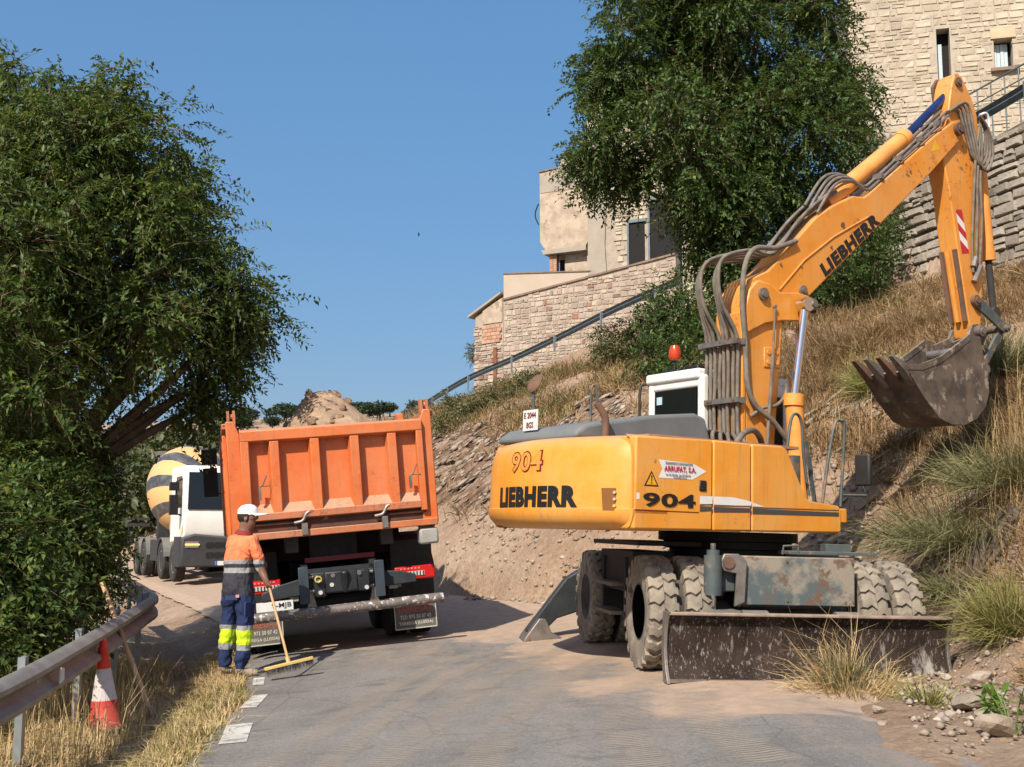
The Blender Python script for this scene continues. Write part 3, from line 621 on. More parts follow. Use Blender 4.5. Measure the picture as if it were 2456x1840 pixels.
for i in range(15):
    t = i / 14; x = np.interp(t, [0, .45, 1], [0, 1.2, 2.6]); y = np.interp(t, [0, .45, 1], [0, -2.4, -5.5]); z = np.interp(t, [0, .45, 1], [12.9, 13.2, 13.9])
    g = G(); g.cyl((x, y, z - 1.5), (x, y, z), .018, n=6); g.obj('baluster', m_galvd, rl)
# ---------------------------------------------------------------- excavator
YEL = paint('excavator yellow', (.82, .325, .03), (.74, .275, .024), (.60, .36, .15), (.20, .12, .07))
YELB = paint('faded boom yellow', (.78, .295, .028), (.68, .235, .02), (.54, .31, .13), (.17, .09, .05), chips=.56)
YELC = mat('cylinder orange', (.78, .33, .06), (.66, .25, .04), 4, .45, dust=((.5, .36, .24), .4))
BLK = mat('black frame', (.022, .022, .022), (.012, .012, .012), 5, .6, dust=((.30, .23, .17), .10))
GRN = mat('grey green steel', (.075, .10, .10), (.045, .062, .065), 6, .5, dust=((.40, .32, .24), .45), spots=((.20, .12, .07), 6, .57))
PLT = mat('worn front plate', (.075, .10, .105), (.26, .22, .17), 2.6, .55, lo=.42, hi=.52, spots=((.13, .075, .05), 3.4, .54), dust=((.4, .32, .24), .4), bump=.15)
HOOD = mat('grey hood', (.145, .16, .165), (.115, .13, .135), 3, .55, dust=((.34, .27, .21), .25))
RUB = mat('dusty rubber', (.30, .25, .19), (.13, .11, .09), 4, .95, bump=.3, bscale=25, lo=.3, hi=.6, spots=((.07, .06, .055), 5, .6))
RUBD = mat('dark rubber', (.035, .033, .03), (.02, .02, .02), 5, .85, dust=((.3, .24, .18), .3))
HOSE = mat('dusty hydraulic hose', (.22, .185, .145), (.12, .10, .08), 9, .85)
CHR = mat('chrome rod', (.75, .76, .78), (.65, .66, .68), 4, .12, 1)
BLUE = mat('blue rod', (.03, .06, .22), (.02, .04, .14), 4, .2, .5)
STL = mat('bare steel', (.30, .27, .24), (.18, .15, .13), 8, .5, .6, spots=((.22, .10, .05), 8, .6))
RUST = mat('rusty steel', (.19, .10, .06), (.11, .065, .045), 6, .85)
WHT = mat('white paint', (.80, .79, .75), (.70, .68, .63), 3, .4, dust=((.5, .42, .32), .3))
GLS = flat('dark glass', (.012, .014, .014), .06)
LBLK = flat('black lettering', (.012, .012, .012), .5)
LRED = flat('dark red lettering', (.16, .02, .012), .5)
LWHT = flat('white sticker', (.78, .76, .74), .5)
mb, nt, p, oc = _new('scratched blade')
mp = nt.nodes.new('ShaderNodeMapping'); mp.inputs['Scale'].default_value = (1.2, 1, 1); nt.links.new(oc, mp.inputs[0])
c = _ramp(nt, _noise(nt, mp.outputs[0], 3, 8, .7), [(.35, (.016, .011, .009)), (.6, (.045, .031, .025))])
for sc, th, cc in ((46, .57, (.30, .26, .22)), (15, .60, (.22, .185, .155)), (3.2, .61, (.38, .35, .32))):
    mp2 = nt.nodes.new('ShaderNodeMapping'); mp2.inputs['Rotation'].default_value = (0, R(35 if sc > 20 else -50), 0); mp2.inputs['Scale'].default_value = (1, 1, .28); nt.links.new(oc, mp2.inputs[0])
    c = _mix(nt, _ramp(nt, _noise(nt, mp2.outputs[0], sc, 5, .7), [(th, (0, 0, 0)), (th + .09, (.8, .8, .8))]), c, cc)
nt.links.new(c, p.inputs['Base Color']); p.inputs['Roughness'].default_value = .8; p.inputs['Specular IOR Level'].default_value = .15
EXC = Vector((2.288, 12.585, .298)); EA, EY = .577, .135
ex = thing('excavator', 'large yellow wheeled excavator with raised two-piece boom and front dozer blade', 'excavator', EXC, (0, .027, 0))
eu = Vector((math.cos(EA), math.sin(EA), 0)); er = Vector((math.sin(EA), -math.cos(EA), 0))
cb = Vector((math.cos(EY), math.sin(EY), 0)); cf = Vector((math.sin(EY), -math.cos(EY), 0))
UPR = lambda l, s, z: eu * l + er * s + UP * z          # upper structure: forward, right, up
CHA = lambda b, f, z: cb * b + cf * f + UP * z          # chassis: across, towards the blade, up
def U_(): return G(UPR)
def C_(): return G(CHA)
# counterweight: arc in plan, rounded belly
def plan(inset):
    o = []; Rr = 2.60 - inset
    for i in range(25):
        s = -1.14 + 2.28 * i / 24; o.append((-math.sqrt(Rr * Rr - s * s), s * (1 - inset * .55)))
    k = 1 - inset * .55
    return [(-1.9, -1.224 * k), (-2.12, -1.224 * k), (-2.24, -1.20 * k)] + o + [(-2.24, 1.20 * k), (-2.30, 1.224 * k), (-1.9, 1.224 * k)]
PROF = [(1.285, .22), (1.295, .13), (1.33, .055), (1.38, .018), (1.44, .0), (1.475, .0), (1.48, .012), (1.90, .018), (2.02, .035), (2.09, .065), (2.13, .11), (2.15, .18)]
def rear_l(s, z, out=0):
    ins = np.interp(z, [a for a, b in PROF], [b for a, b in PROF]); Rr = 2.60 - ins + .004 + out; return -math.sqrt(Rr * Rr - s * s)
g = U_(); g.loft([[(l, s, z) for l, s in plan(i)] for z, i in PROF]); cw = g.obj('counterweight', YEL, ex, smooth=40)
onrear = lambda s0, z0: (lambda x, z, o: UPR(rear_l(s0 + x, z0 + z, o), s0 + x, z0 + z))
lettering('lettering', 'LIEBHERR', 1.30, .20, onrear(.02, 1.585), LBLK, cw, .06)
lettering('lettering', '904', .58, .215, onrear(-.08, 1.925), LRED, cw, .05)
lettering('lettering', '904', .545, .185, (lambda f: (lambda x, z, o: f(x, z, o + .003)))(onrear(-.08, 1.925)), flat('orange lettering', (.80, .30, .06)), cw, .012)
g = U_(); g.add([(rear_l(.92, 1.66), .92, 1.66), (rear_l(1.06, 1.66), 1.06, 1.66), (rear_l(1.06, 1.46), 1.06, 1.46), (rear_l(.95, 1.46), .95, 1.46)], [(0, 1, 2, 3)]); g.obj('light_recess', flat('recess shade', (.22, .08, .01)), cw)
for k in range(3):
    g = U_(); g.cyl((rear_l(1.05, 1.5 + .06 * k, -.01), 1.05, 1.5 + .06 * k), (rear_l(1.05, 1.5, .012), 1.06, 1.5 + .06 * k), .014, n=8); g.obj('tail_lamp', flat('amber lamp', (.8, .5, .1), .3) if k == 0 else flat('clear lamp', (.5, .45, .4), .3), cw)
# right-hand side doors
def side_panel(poly, s0=.9, s1=1.224, name='side_panel'):
    g = U_(); g.prism(poly, s0, s1); return g.obj(name, YEL, ex, bevel=.018, seg=3)
d1 = side_panel([(-2.285, 1.30), (-1.352, 1.305), (-1.352, 2.15), (-2.27, 2.13)], name='engine_door')
d2 = side_panel([(-1.34, 1.305), (-.856, 1.31), (-.856, 2.145), (-1.34, 2.15)], name='service_door')
d3 = side_panel([(-.844, 1.31), (.38, 1.32), (.40, 1.35), (.40, 1.56), (.36, 1.595), (-.06, 1.63), (-.12, 1.68), (-.37, 2.12), (-.44, 2.15), (-.844, 2.145)], name='front_side_panel')
g = U_(); g.prism([(-1.9, 1.30), (.36, 1.32), (.36, 1.6), (-.1, 1.66), (-.4, 2.13), (-1.9, 2.13)], -.9, .9); g.obj('deck_body', YEL, ex)
g = U_(); g.prism([(-2.2, 1.30), (1.1, 1.32), (1.1, 1.45), (-.2, 1.5), (-.2, 2.13), (-2.2, 2.13)], -1.22, -.901); g.obj('left_side_panel', YEL, ex, bevel=.02)
g = U_(); g.box((-1.05, .15, 2.155), (1.95, 1.9, .03)); g.obj('deck_plate', mat('rusty dusty deck', (.40, .20, .11), (.30, .16, .10), 5, .9, bump=.3, bscale=30), ex)
onside = lambda l0, z0: (lambda x, z, o: UPR(l0 + x, 1.2275 + o, z0 + z))
lettering('lettering', '904', .62, .125, onside(-1.875, 1.565), LBLK, d1, .03)
def decal(pts, m, par, name='decal', h=.0022):
    g = U_(); g.add([(l, 1.224 + h, z) for l, z in pts], [tuple(range(len(pts)))]); return g.obj(name, m, par)
decal([(-2.26, 1.62), (-2.225, 1.62), (-2.225, 1.565), (-2.26, 1.56)], LWHT, d1)
st = decal([(-2.01, 1.93), (-1.60, 1.915), (-1.43, 1.85), (-1.60, 1.765), (-2.01, 1.765), (-1.965, 1.85)], LWHT, d1, 'company_sticker')
og = (lambda f: (lambda x, z, o: f(x, z, o + .003)))
lettering('lettering', 'TRANSPORTS I EXCAVACIONS', .33, .022, og(onside(-1.77, 1.905)), flat('grey print', (.25, .22, .25)), st)
lettering('lettering', 'ARRUFAT, S.A.', .38, .055, og(onside(-1.755, 1.85)), flat('crimson print', (.45, .02, .06)), st, .02)
lettering('lettering', 'Tel. 973 386 086   Fax 973 386 076', .30, .014, og(onside(-1.78, 1.80)), flat('grey print', (.25, .22, .25)), st)
lettering('lettering', 'transports@arrufat.com', .16, .012, og(onside(-1.76, 1.78)), flat('grey print', (.25, .22, .25)), st)
wtr = decal([(-2.175, 1.685), (-2.005, 1.685), (-2.09, 1.825)], LBLK, d1, 'warning_triangle')
decal([(-2.152, 1.697), (-2.028, 1.697), (-2.09, 1.80)], flat('warning yellow', (.80, .42, .02)), wtr, 'triangle_face', .004)
decal([(-2.097, 1.78), (-2.083, 1.78), (-2.086, 1.73), (-2.094, 1.73)], LBLK, wtr, 'exclamation_mark', .006); decal([(-2.096, 1.722), (-2.084, 1.722), (-2.084, 1.708), (-2.096, 1.708)], LBLK, wtr, 'exclamation_mark', .006)
g = U_(); g.box((-1.475, 1.226, 1.715), (.085, .02, .10)); hd = g.obj('door_latch', flat('black plastic', (.015, .015, .015), .4), d1, bevel=.012)
for dd, a_, b_ in ((d1, -1.51, -1.354), (d2, -1.338, -.858), (d3, -.842, .36)):
    wtop = lambda l: np.interp(l, [-1.51, -1.1, -.9, -.68], [1.62, 1.625, 1.60, 1.548]); ls = np.linspace(a_, min(b_, -.68), 10)
    if a_ < -.68: decal([(l, 1.548) for l in ls] + [(l, float(wtop(l))) for l in ls[::-1]], LWHT, dd, 'stripe')
    decal([(a_, 1.532), (b_, 1.545), (b_, 1.553), (a_, 1.541)], flat('stripe grey', (.07, .065, .06)), dd, 'stripe', .003)
    decal([(a_, 1.475), (b_, 1.488), (b_, 1.528), (a_, 1.527)], flat('stripe grey', (.07, .065, .06)), dd, 'stripe', .003)
decal([(-2.28, 1.463), (-1.52, 1.463), (-1.52, 1.472), (-2.28, 1.472)], LRED, d1, 'stripe')
# hood, exhaust, mirror, plate, hoop
g = U_(); g.prism([(-2.36, 2.15), (-2.33, 2.22), (-2.22, 2.29), (-2.05, 2.325), (-1.4, 2.44), (-.84, 2.50), (-.70, 2.46), (-.6, 2.16)], -.98, .42); g.obj('engine_hood', HOOD, ex, bevel=.04, seg=3)
g = U_(); g.tube(smooth_path([(-2.06, .5, 2.14), (-2.06, .5, 2.3), (-2.075, .5, 2.37), (-2.12, .49, 2.44), (-2.16, .48, 2.49)], 4), .035, 12, False); g.obj('exhaust_pipe', RUST, ex, smooth=50)
mr_ = U_(); mr_.tube([(-2.25, -.42, 2.2), (-2.25, -.46, 2.5), (-2.25, -.47, 2.68)], .016, 8); mir = mr_.obj('mirror_stalk', GRN, ex)
g = G(); mm = Matrix.Translation(UPR(-2.23, -.48, 2.76)) @ Matrix.Rotation(EA, 4, 'Z') @ Matrix.Rotation(R(-62), 4, 'Y') @ Matrix.Rotation(R(20), 4, 'Z')
g.lathe([(.001, .035), (.06, .03), (.105, .012), (.115, 0), (.108, -.006), (.001, -.004)], 24, mm @ Matrix.Diagonal((1, .95, 1, 1))); mo = g.obj('mirror', RUST, mir, smooth=40)
g = U_(); g.box((-2.29, -.45, 2.375), (.008, .26, .21)); pl = g.obj('licence_plate', flat('plate', (.74, .70, .68)), ex)
onpl = lambda z0: (lambda x, z, o: UPR(-2.297 - o, -.45 + x, z0 + z))
lettering('lettering', 'E 2044', .21, .06, onpl(2.425), LRED, pl, .01); lettering('lettering', 'BGS', .12, .06, onpl(2.325), LRED, pl, .01)
g = U_(); g.tube(smooth_path([(-1.19, -.9, 2.3), (-1.19, -.9, 2.8), (-1.15, -.9, 2.88), (-1.11, -.9, 2.8), (-1.11, -.9, 2.62)], 5), .014, 8); g.obj('grab_hoop', GRN, ex, smooth=50)
# hose tangle on the deck
for k in range(7):
    x0 = -.62 + k * .07; g = U_()
    g.tube(smooth_path([(x0 - .1, .30 + .05 * k, 2.17), (x0, .2 + .04 * k, 2.36 - .015 * k), (x0 + .25, .1, 2.34), (x0 + .42, 0, 2.17)], 5), .022, 8); g.obj('hydraulic_hose', HOSE, ex, smooth=50)
g = U_(); g.tube(smooth_path([(-.62, .75, 2.16), (-.45, .70, 2.30), (-.15, .55, 2.36), (.08, .42, 2.28), (.18, .35, 2.12)], 6), .032, 10); g.obj('hydraulic_hose', HOSE, ex, smooth=50)
# cab
g = U_(); c0, c1, s0, s1 = -.12, 1.25, -1.22, -.27
def cabpost(l, s, w_=.09): g.box((l, s, 2.25), (w_, w_, 1.6))
g.box((.6, -.775, 1.62), (1.3, .86, .5)); 
for l in (c0 + .05, .55, c1 - .05):
    for s in (s0 + .05, s1 - .05): cabpost(l, s, .10)
g.box((.56, -.775, 3.06), (1.42, .92, .12)); g.box((c0 + .06, -.775, 2.97), (.11, .88, .12)); g.box((c0 + .06, -.775, 2.3), (.11, .88, .1)); g.box((.56, s1 - .06, 2.95), (1.3, .1, .14)); g.box((.56, s0 + .06, 2.95), (1.3, .1, .14))
cabo = g.obj('cab', WHT, ex, bevel=.03, seg=3)
for nm, c_, d_ in (('rear_window', (c0 + .03, -.775, 2.62), (.012, .74, .62)), ('side_window', (.22, s1 - .03, 2.4), (.6, .012, .98)), ('side_window', (.9, s1 - .03, 2.4), (.55, .012, .98)), ('side_window', (.22, s0 + .03, 2.4), (.6, .012, .98)), ('side_window', (.9, s0 + .03, 2.4), (.55, .012, .98)), ('windscreen', (c1 - .03, -.775, 2.35), (.012, .72, 1.1))):
    g = U_(); g.box(c_, d_); g.obj(nm, GLS, cabo)
g = U_(); g.box((c0 + .018, -1.03, 2.80), (.006, .09, .09)); g.obj('window_sticker', flat('pale blue sticker', (.45, .62, .65)), cabo)
g = U_(); g.box((.15, -.6, 3.15), (.3, .22, .07)); g.box((-.02, -.9, 3.14), (.1, .3, .04)); g.obj('roof_box', flat('black plastic', (.015, .015, .015), .4), cabo, bevel=.015)
g = U_(); g.cyl((-.02, -.86, 3.12), (-.02, -.86, 3.27), .014, n=8); bs = g.obj('beacon_stem', BLK, cabo)
g = G(); g.lathe([(.06, 0), (.075, .02), (.07, .10), (.05, .16), (.001, .175)], 20, Matrix.Translation(UPR(-.02, -.86, 3.28))); g.obj('beacon', flat('orange red lens', (.55, .06, .015), .15), bs, smooth=50)
g = U_(); g.tube(smooth_path([(-.16, -1.3, 2.2), (-.16, -1.32, 2.9), (-.1, -1.3, 3.02), (0, -1.22, 3.0)], 5), .016, 8); g.obj('grab_rail', BLK, cabo, smooth=50)
# boom
def Bp(poly, s0, s1, name, m=YELB, bev=.015, par=None): g = U_(); g.prism(poly, s0, s1); return g.obj(name, m, par or ex, bevel=bev)
lb = Bp([(.12, 1.6), (.08, 2.4), (.07, 3.5), (.04, 3.78), (.12, 4.02), (.30, 4.10), (.50, 4.02), (.60, 3.8), (.65, 3.64), (.52, 2.3), (.62, 1.6)], -.19, .19, 'lower_boom')
Bp([(.02, 2.2), (.02, 3.3), (.0, 3.7), (.06, 3.7), (.08, 3.3), (.08, 2.2)], -.2, .2, 'boom_back_plate', par=lb)
Bp([(.10, 3.95), (.22, 4.07), (.42, 4.06), (.56, 3.98), (.86, 4.02), (1.04, 4.0), (1.06, 3.78), (.98, 3.70), (.60, 3.66), (.34, 3.60), (.06, 3.46), (.04, 3.75)], .19, .235, 'boom_link_plate', par=lb)
Bp([(.10, 3.95), (.22, 4.07), (.42, 4.06), (.56, 3.98), (.86, 4.02), (1.04, 4.0), (1.06, 3.78), (.98, 3.70), (.60, 3.66), (.34, 3.60), (.06, 3.46), (.04, 3.75)], -.235, -.19, 'boom_link_plate', par=lb)
def pin(l, z, r=.06, s0=-.27, s1=.27, m=STL, par=None):
    g = U_(); g.cyl((l, s0, z), (l, s1, z), r, n=18); g.cyl((l, s1 - .005, z), (l, s1 + .02, z), r * .6, n=12); return g.obj('pin', m, par or ex, smooth=35)
pin(.29, 3.92, .07, par=lb); pin(.93, 3.87, .065, -.40, .40, par=lb); pin(.97, 4.06, .06, -.2, .215, par=lb)
pp = Bp([(.35, 3.12), (.585, 3.13), (.60, 3.36), (.35, 3.34)], .19, .205, 'bolt_plate', par=lb)
for a_, b_ in ((.41, 3.18), (.53, 3.185), (.41, 3.29), (.53, 3.30)):
    g = U_(); g.cyl((a_, .2, b_), (a_, .218, b_), .026, n=14); g.obj('bolt', YELC, pp)
ub = Bp([(.12, 3.86), (.25, 3.76), (1.05, 3.98), (3.31, 5.91), (3.80, 6.36), (3.95, 6.50), (3.98, 6.62), (3.93, 6.70), (3.78, 6.69), (3.4, 6.42), (2.05, 5.36), (1.85, 5.34), (1.5, 5.16), (1.2, 4.96), (.44, 4.22), (.15, 4.08)], -.185, .185, 'upper_boom')
bt = Vector((2.24 - 1.30, 0, 5.14 - 4.355)); 
def onboom(x, z, o): 
    d = bt.normalized(); n_ = Vector((-d.z, 0, d.x)); c_ = Vector((1.79, 0, 4.745)) + d * x + n_ * z; return UPR(c_.x, .1865 + o, c_.z)
lettering('lettering', 'LIEBHERR', 1.27, .16, onboom, LBLK, ub, .06)
g = U_(); g.add([(3.30, .187, 6.18), (3.50, .187, 6.26), (3.40, .187, 6.36)], [(0, 1, 2)]); g.obj('warning_triangle', flat('warning yellow', (.80, .42, .02)), ub)
for a_, b_ in ((1.65, 4.95), (.95, 4.35), (.62, 4.32), (2.9, 5.85), (1.45, 4.65)):
    g = U_(); g.cyl((a_, .18, b_), (a_, .2, b_), .03 if a_ == 1.65 else .015, n=12); g.obj('boom_boss', STL if a_ != 1.65 else RUST, ub)
g = U_(); g.tube([(.60, .187, 4.02), (1.0, .187, 4.42), (1.5, .187, 4.78), (2.1, .187, 5.12)], .012, 6); g.obj('weld_seam', YELB, ub, smooth=50)
# stick cylinder
def cylinder(p0, pm, p1, s, rb, rr, mb_=YELC, mrod=CHR, name='hydraulic_cylinder'):
    a, m_, b = Vector((p0[0], s, p0[1])), Vector((pm[0], s, pm[1])), Vector((p1[0], s, p1[1])); d = (b - a).normalized()
    g = U_(); g.tube([a, m_], rb, 20); g.tube([m_ - d * .1, m_ + d * .03], rb * 1.13, 20); ba = g.obj('cylinder_barrel' if name == 'hydraulic_cylinder' else name, mb_, ex, smooth=40)
    g = U_(); g.tube([m_, b], rr, 16); g.cyl((b.x, s - rr * 1.3, b.z), (b.x, s + rr * 1.3, b.z), rr * 1.7, n=16); g.obj('piston_rod', mrod, ba, smooth=40); return ba
cylinder((1.55, 5.22), (3.03, 6.36), (4.02, 7.24), 0, .105, .055, mrod=BLUE)
cylinder((.74, 1.45), (.66, 2.80), (.84, 3.86), .345, .10, .048); cylinder((.74, 1.45), (.66, 2.80), (.84, 3.86), -.345, .10, .048)
cylinder((.30, 1.9), (.42, 3.2), (.46, 3.8), .26, .02, .012, HOSE, HOSE)
# stick
sk = Bp([(3.90, 7.36), (3.96, 7.42), (4.06, 7.38), (4.25, 7.14), (4.36, 6.92), (4.44, 6.2), (4.45, 5.5), (4.38, 4.6), (4.32, 3.95), (4.24, 3.86), (4.14, 3.90), (4.04, 4.3), (3.88, 5.05), (3.73, 5.85), (3.63, 6.15), (3.70, 6.45), (3.78, 6.95), (3.84, 7.22)], -.135, .135, 'stick')
Bp([(3.93, 7.42), (4.03, 7.36), (3.98, 7.05), (3.86, 7.05), (3.82, 7.28)], -.19, -.15, 'stick_lug', RUST, par=sk)
pin(3.96, 7.28, .065, -.2, .16, RUST, sk); pin(3.86, 6.6, .085, -.24, .24, RUST, sk); pin(4.22, 4.0, .06, -.2, .2, RUST, sk)
for s_ in (-.10, .0, .10):
    g = U_(); g.bar((3.865, s_, 5.02), (4.05, s_, 4.10), .045, .05, (0, 1, 0)); g.obj('wear_strip', RUST if s_ else YELC, sk)
hz = [(3.86, 5.54), (3.985, 5.56), (4.115, 5.0), (3.965, 4.97)]
for k in range(5):
    t0, t1 = k / 5, (k + 1) / 5; L_ = lambda t: (hz[0][0] + (hz[3][0] - hz[0][0]) * t, hz[0][1] + (hz[3][1] - hz[0][1]) * t); R__ = lambda t: (hz[1][0] + (hz[2][0] - hz[1][0]) * t, hz[1][1] + (hz[2][1] - hz[1][1]) * t)
    a, b, c_, d_ = L_(max(0, t0 - .12) if k else 0), R__(min(1, t0 + .12) if k else 0), R__(min(1, t1 + .12) if k < 4 else 1), L_(t1 - .12 if k < 4 else 1)
    g = U_(); g.add([(q[0], .1375, q[1]) for q in (a, b, c_, d_)], [(0, 1, 2, 3)]); g.obj('hazard_stripe', flat('signal red', (.50, .02, .03)) if k % 2 == 0 else flat('white sticker', (.78, .76, .74)), sk)
cylinder((4.56, 6.5), (4.72, 5.05), (4.80, 4.32), 0, .085, .045, mrod=RUBD)
g = U_(); g.prism([(4.12, 4.42), (4.22, 4.46), (4.83, 4.14), (4.86, 4.04), (4.76, 4.02), (4.14, 4.32)], .15, .18); g.prism([(4.12, 4.42), (4.22, 4.46), (4.83, 4.14), (4.86, 4.04), (4.76, 4.02), (4.14, 4.32)], -.18, -.15); g.obj('rocker_link', GRN, sk, bevel=.008)
pin(4.80, 4.09, .05, -.22, .22, STL, sk); pin(4.18, 4.38, .07, -.2, .2, RUST, sk)
g = U_(); g.bar((4.80, .12, 4.09), (4.32, .12, 3.48), .04, .09); g.bar((4.80, -.12, 4.09), (4.32, -.12, 3.48), .04, .09); g.obj('push_link', GRN, sk)
# bucket
BKT = mat('bucket steel', (.15, .115, .09), (.06, .047, .039), 4, .65, .2, lo=.38, hi=.58, spots=((.34, .27, .21), 6, .57), dust=((.42, .32, .23), .6))
bw = .33; curve = [(2.62, 3.28), (2.86, 2.95), (3.16, 2.66), (3.4, 2.585), (3.65, 2.60), (3.90, 2.72), (4.08, 2.92), (4.16, 3.15), (4.14, 3.42), (4.06, 3.62)]; curve = [(a, b if b > 3.3 else 3.3 - (3.3 - b) * .84) for a, b in curve]
cen = Vector((3.6, 3.4))
g = U_(); inner = []
for i, (a, b) in enumerate(curve):
    d = (Vector(curve[min(i + 1, len(curve) - 1)]) - Vector(curve[max(i - 1, 0)])).normalized(); inner.append((a - d.y * .035, b + d.x * .035))
g.loft([[(a, -bw, b), (a, bw, b), (c_, bw, d_), (c_, -bw, d_)] for (a, b), (c_, d_) in zip(curve, inner)]); bk_ = g.obj('bucket', BKT, ex, smooth=30)
for s_ in (-bw - .02, bw):
    g = U_(); g.prism([(2.60, 3.34), (2.62, 3.26)] + curve[1:] + [(4.0, 3.86), (3.80, 3.86), (3.55, 3.70), (3.2, 3.50), (2.85, 3.38)], s_, s_ + .02); g.obj('side_plate', BKT, bk_)
    g = U_(); g.prism([(2.58, 3.36), (2.60, 3.30), (2.85, 3.32), (3.2, 3.44), (3.55, 3.64), (3.80, 3.80), (3.80, 3.88), (3.55, 3.72), (3.2, 3.52), (2.85, 3.40)], s_ - .006, s_ + .028); g.obj('rim_strip', BKT, bk_)
for s_ in (-.16, .12):
    g = U_(); g.prism([(3.86, 3.5), (4.02, 3.42), (4.26, 3.38), (4.36, 3.48), (4.30, 3.60), (4.32, 3.95), (4.24, 4.08), (4.12, 4.06), (4.02, 3.90), (3.72, 3.78)], s_, s_ + .04); g.obj('ear_plate', BKT, bk_, bevel=.006)
for l, z in ((4.22, 3.98), (4.28, 3.48)):
    pin(l, z, .075, -.22, .24, STL, bk_)
g = U_(); g.cyl((3.78, -.26, 3.66), (3.78, .26, 3.66), .06, n=14); g.obj('cross_tube', STL, bk_)
for i in range(4):
    s_ = -bw + .05 + i * (2 * bw - .1) / 3; g = U_()
    g.loft([[(2.72, s_ - .045, 3.22), (2.72, s_ + .045, 3.22), (2.74, s_ + .045, 3.13), (2.74, s_ - .045, 3.13)], [(2.58, s_ - .05, 3.38), (2.58, s_ + .05, 3.38), (2.54, s_ + .05, 3.30), (2.54, s_ - .05, 3.30)], [(2.36, s_ - .03, 3.46), (2.36, s_ + .03, 3.46), (2.35, s_ + .03, 3.44), (2.35, s_ - .03, 3.44)]]); g.obj('tooth', STL if i % 2 else RUST, bk_)
# hoses along the boom
for i in range(8):
    s_ = -.30 + i * .07; e = (i % 3) * .012; b_ = (i % 4) * .045
    g = U_(); g.tube(smooth_path([(-.02, s_, 2.12), (-.03 - e, s_, 2.6), (-.04, s_, 3.0), (-.04 - e, s_, 3.42), (-.13 - b_, s_, 3.75), (-.19 - b_, s_, 4.05), (-.08 - b_, s_ * .9, 4.28), (.22, s_ * .8, 4.36 + b_ * .5), (.55, s_ * .75, 4.44), (.95, s_ * .7, 4.74 + b_), (1.3, s_ * .68, 5.10 + b_ * .6), (1.62, s_ * .66, 5.36)], 6), .021, 8); g.obj('hydraulic_hose', HOSE, ex, smooth=50)
for z_, a_ in ((3.36, -.03), (2.72, -.02)):
    g = U_(); g.box((a_ - .06, -.05, z_), (.05, .62, .055)); g.box((a_ + .03, -.05, z_), (.02, .62, .07)); g.obj('hose_clamp', STL, ex)
g = U_(); g.tube(smooth_path([(.85, .21, 4.62), (.5, .22, 4.48), (.18, .23, 4.42), (.02, .24, 4.2), (-.02, .24, 3.8), (.03, .23, 3.4), (.07, .23, 2.9), (.18, .24, 2.68), (.40, .28, 2.52), (.62, .30, 2.3), (.72, .34, 2.1)], 6), .03, 10); g.obj('hydraulic_hose', HOSE, ex, smooth=50)
g = U_(); g.tube(smooth_path([(.12, .22, 2.55), (.3, .23, 2.66), (.48, .25, 2.70), (.6, .27, 2.82), (.62, .27, 2.95)], 5), .02, 8); g.obj('hydraulic_hose', HOSE, ex, smooth=50)
for i, (s_, o_) in enumerate(((-.03, .10), (.05, .06), (.11, .02), (.16, -.03))):
    g = U_(); g.tube(smooth_path([(1.25, s_, 5.06 + o_), (1.55, s_, 5.45 + o_), (1.85, s_, 5.56 + o_), (2.1, s_, 5.50 + o_), (2.3, s_, 5.62 + o_), (3.0, s_, 6.20 + o_), (3.72, s_, 6.80 + o_)], 5), .02, 8); g.obj('hydraulic_pipe', STL if i % 2 else HOSE, ex, smooth=50)
for t in (.1, .35, .62, .85):
    a_, b_ = 2.2 + 1.5 * t, 5.56 + 1.22 * t; g = U_(); g.box((a_, .07, b_), (.05, .28, .07)); g.obj('pipe_clamp', STL, ex)
for i in range(4):
    s_ = .16 + .02 * i; k = i * .035
    g = U_(); g.tube(smooth_path([(3.72, s_ - .05, 6.82), (3.92 + k, s_, 6.88 + k), (4.06 + k, s_, 6.62), (4.18 + k, s_, 6.34 - k), (4.33 + k, s_, 6.26 - k), (4.46 + k, s_, 6.42), (4.48, s_, 6.72), (4.40 - k, s_, 6.88)], 6), .018, 8); g.obj('hydraulic_hose', HOSE, ex, smooth=50)
for i in range(3):
    k = i * .06; g = U_(); g.tube(smooth_path([(4.38, .17, 6.85), (4.26 + k, .18, 6.4), (4.22 + k, .17, 6.0), (4.18 + k * 1.6, .16, 5.5), (4.15 + k * 1.5, .16, 5.1), (4.16 + k, .16, 4.75)], 6), .018, 8); g.obj('hydraulic_hose', HOSE, ex, smooth=50)
g = U_(); g.tube([(4.2, .17, 4.95), (4.15, .17, 4.82)], .04, 10); g.tube([(4.3, .17, 4.85), (4.16, .17, 4.62)], .04, 10); g.obj('valve_coupling', STL, ex)
g = U_(); g.tube(smooth_path([(4.38, .16, 6.92), (4.5, .17, 6.97), (4.56, .17, 6.9), (4.56, .17, 6.78)], 5), .018, 8); g.obj('hose_sleeve', LWHT, ex, smooth=50)
g = U_(); g.box((1.62, -.3, 4.02), (.12, .12, .13)); g.cyl((1.62, -.3, 4.1), (1.5, -.25, 4.35), .02); g.obj('work_lamp', BLK, ex, bevel=.02)
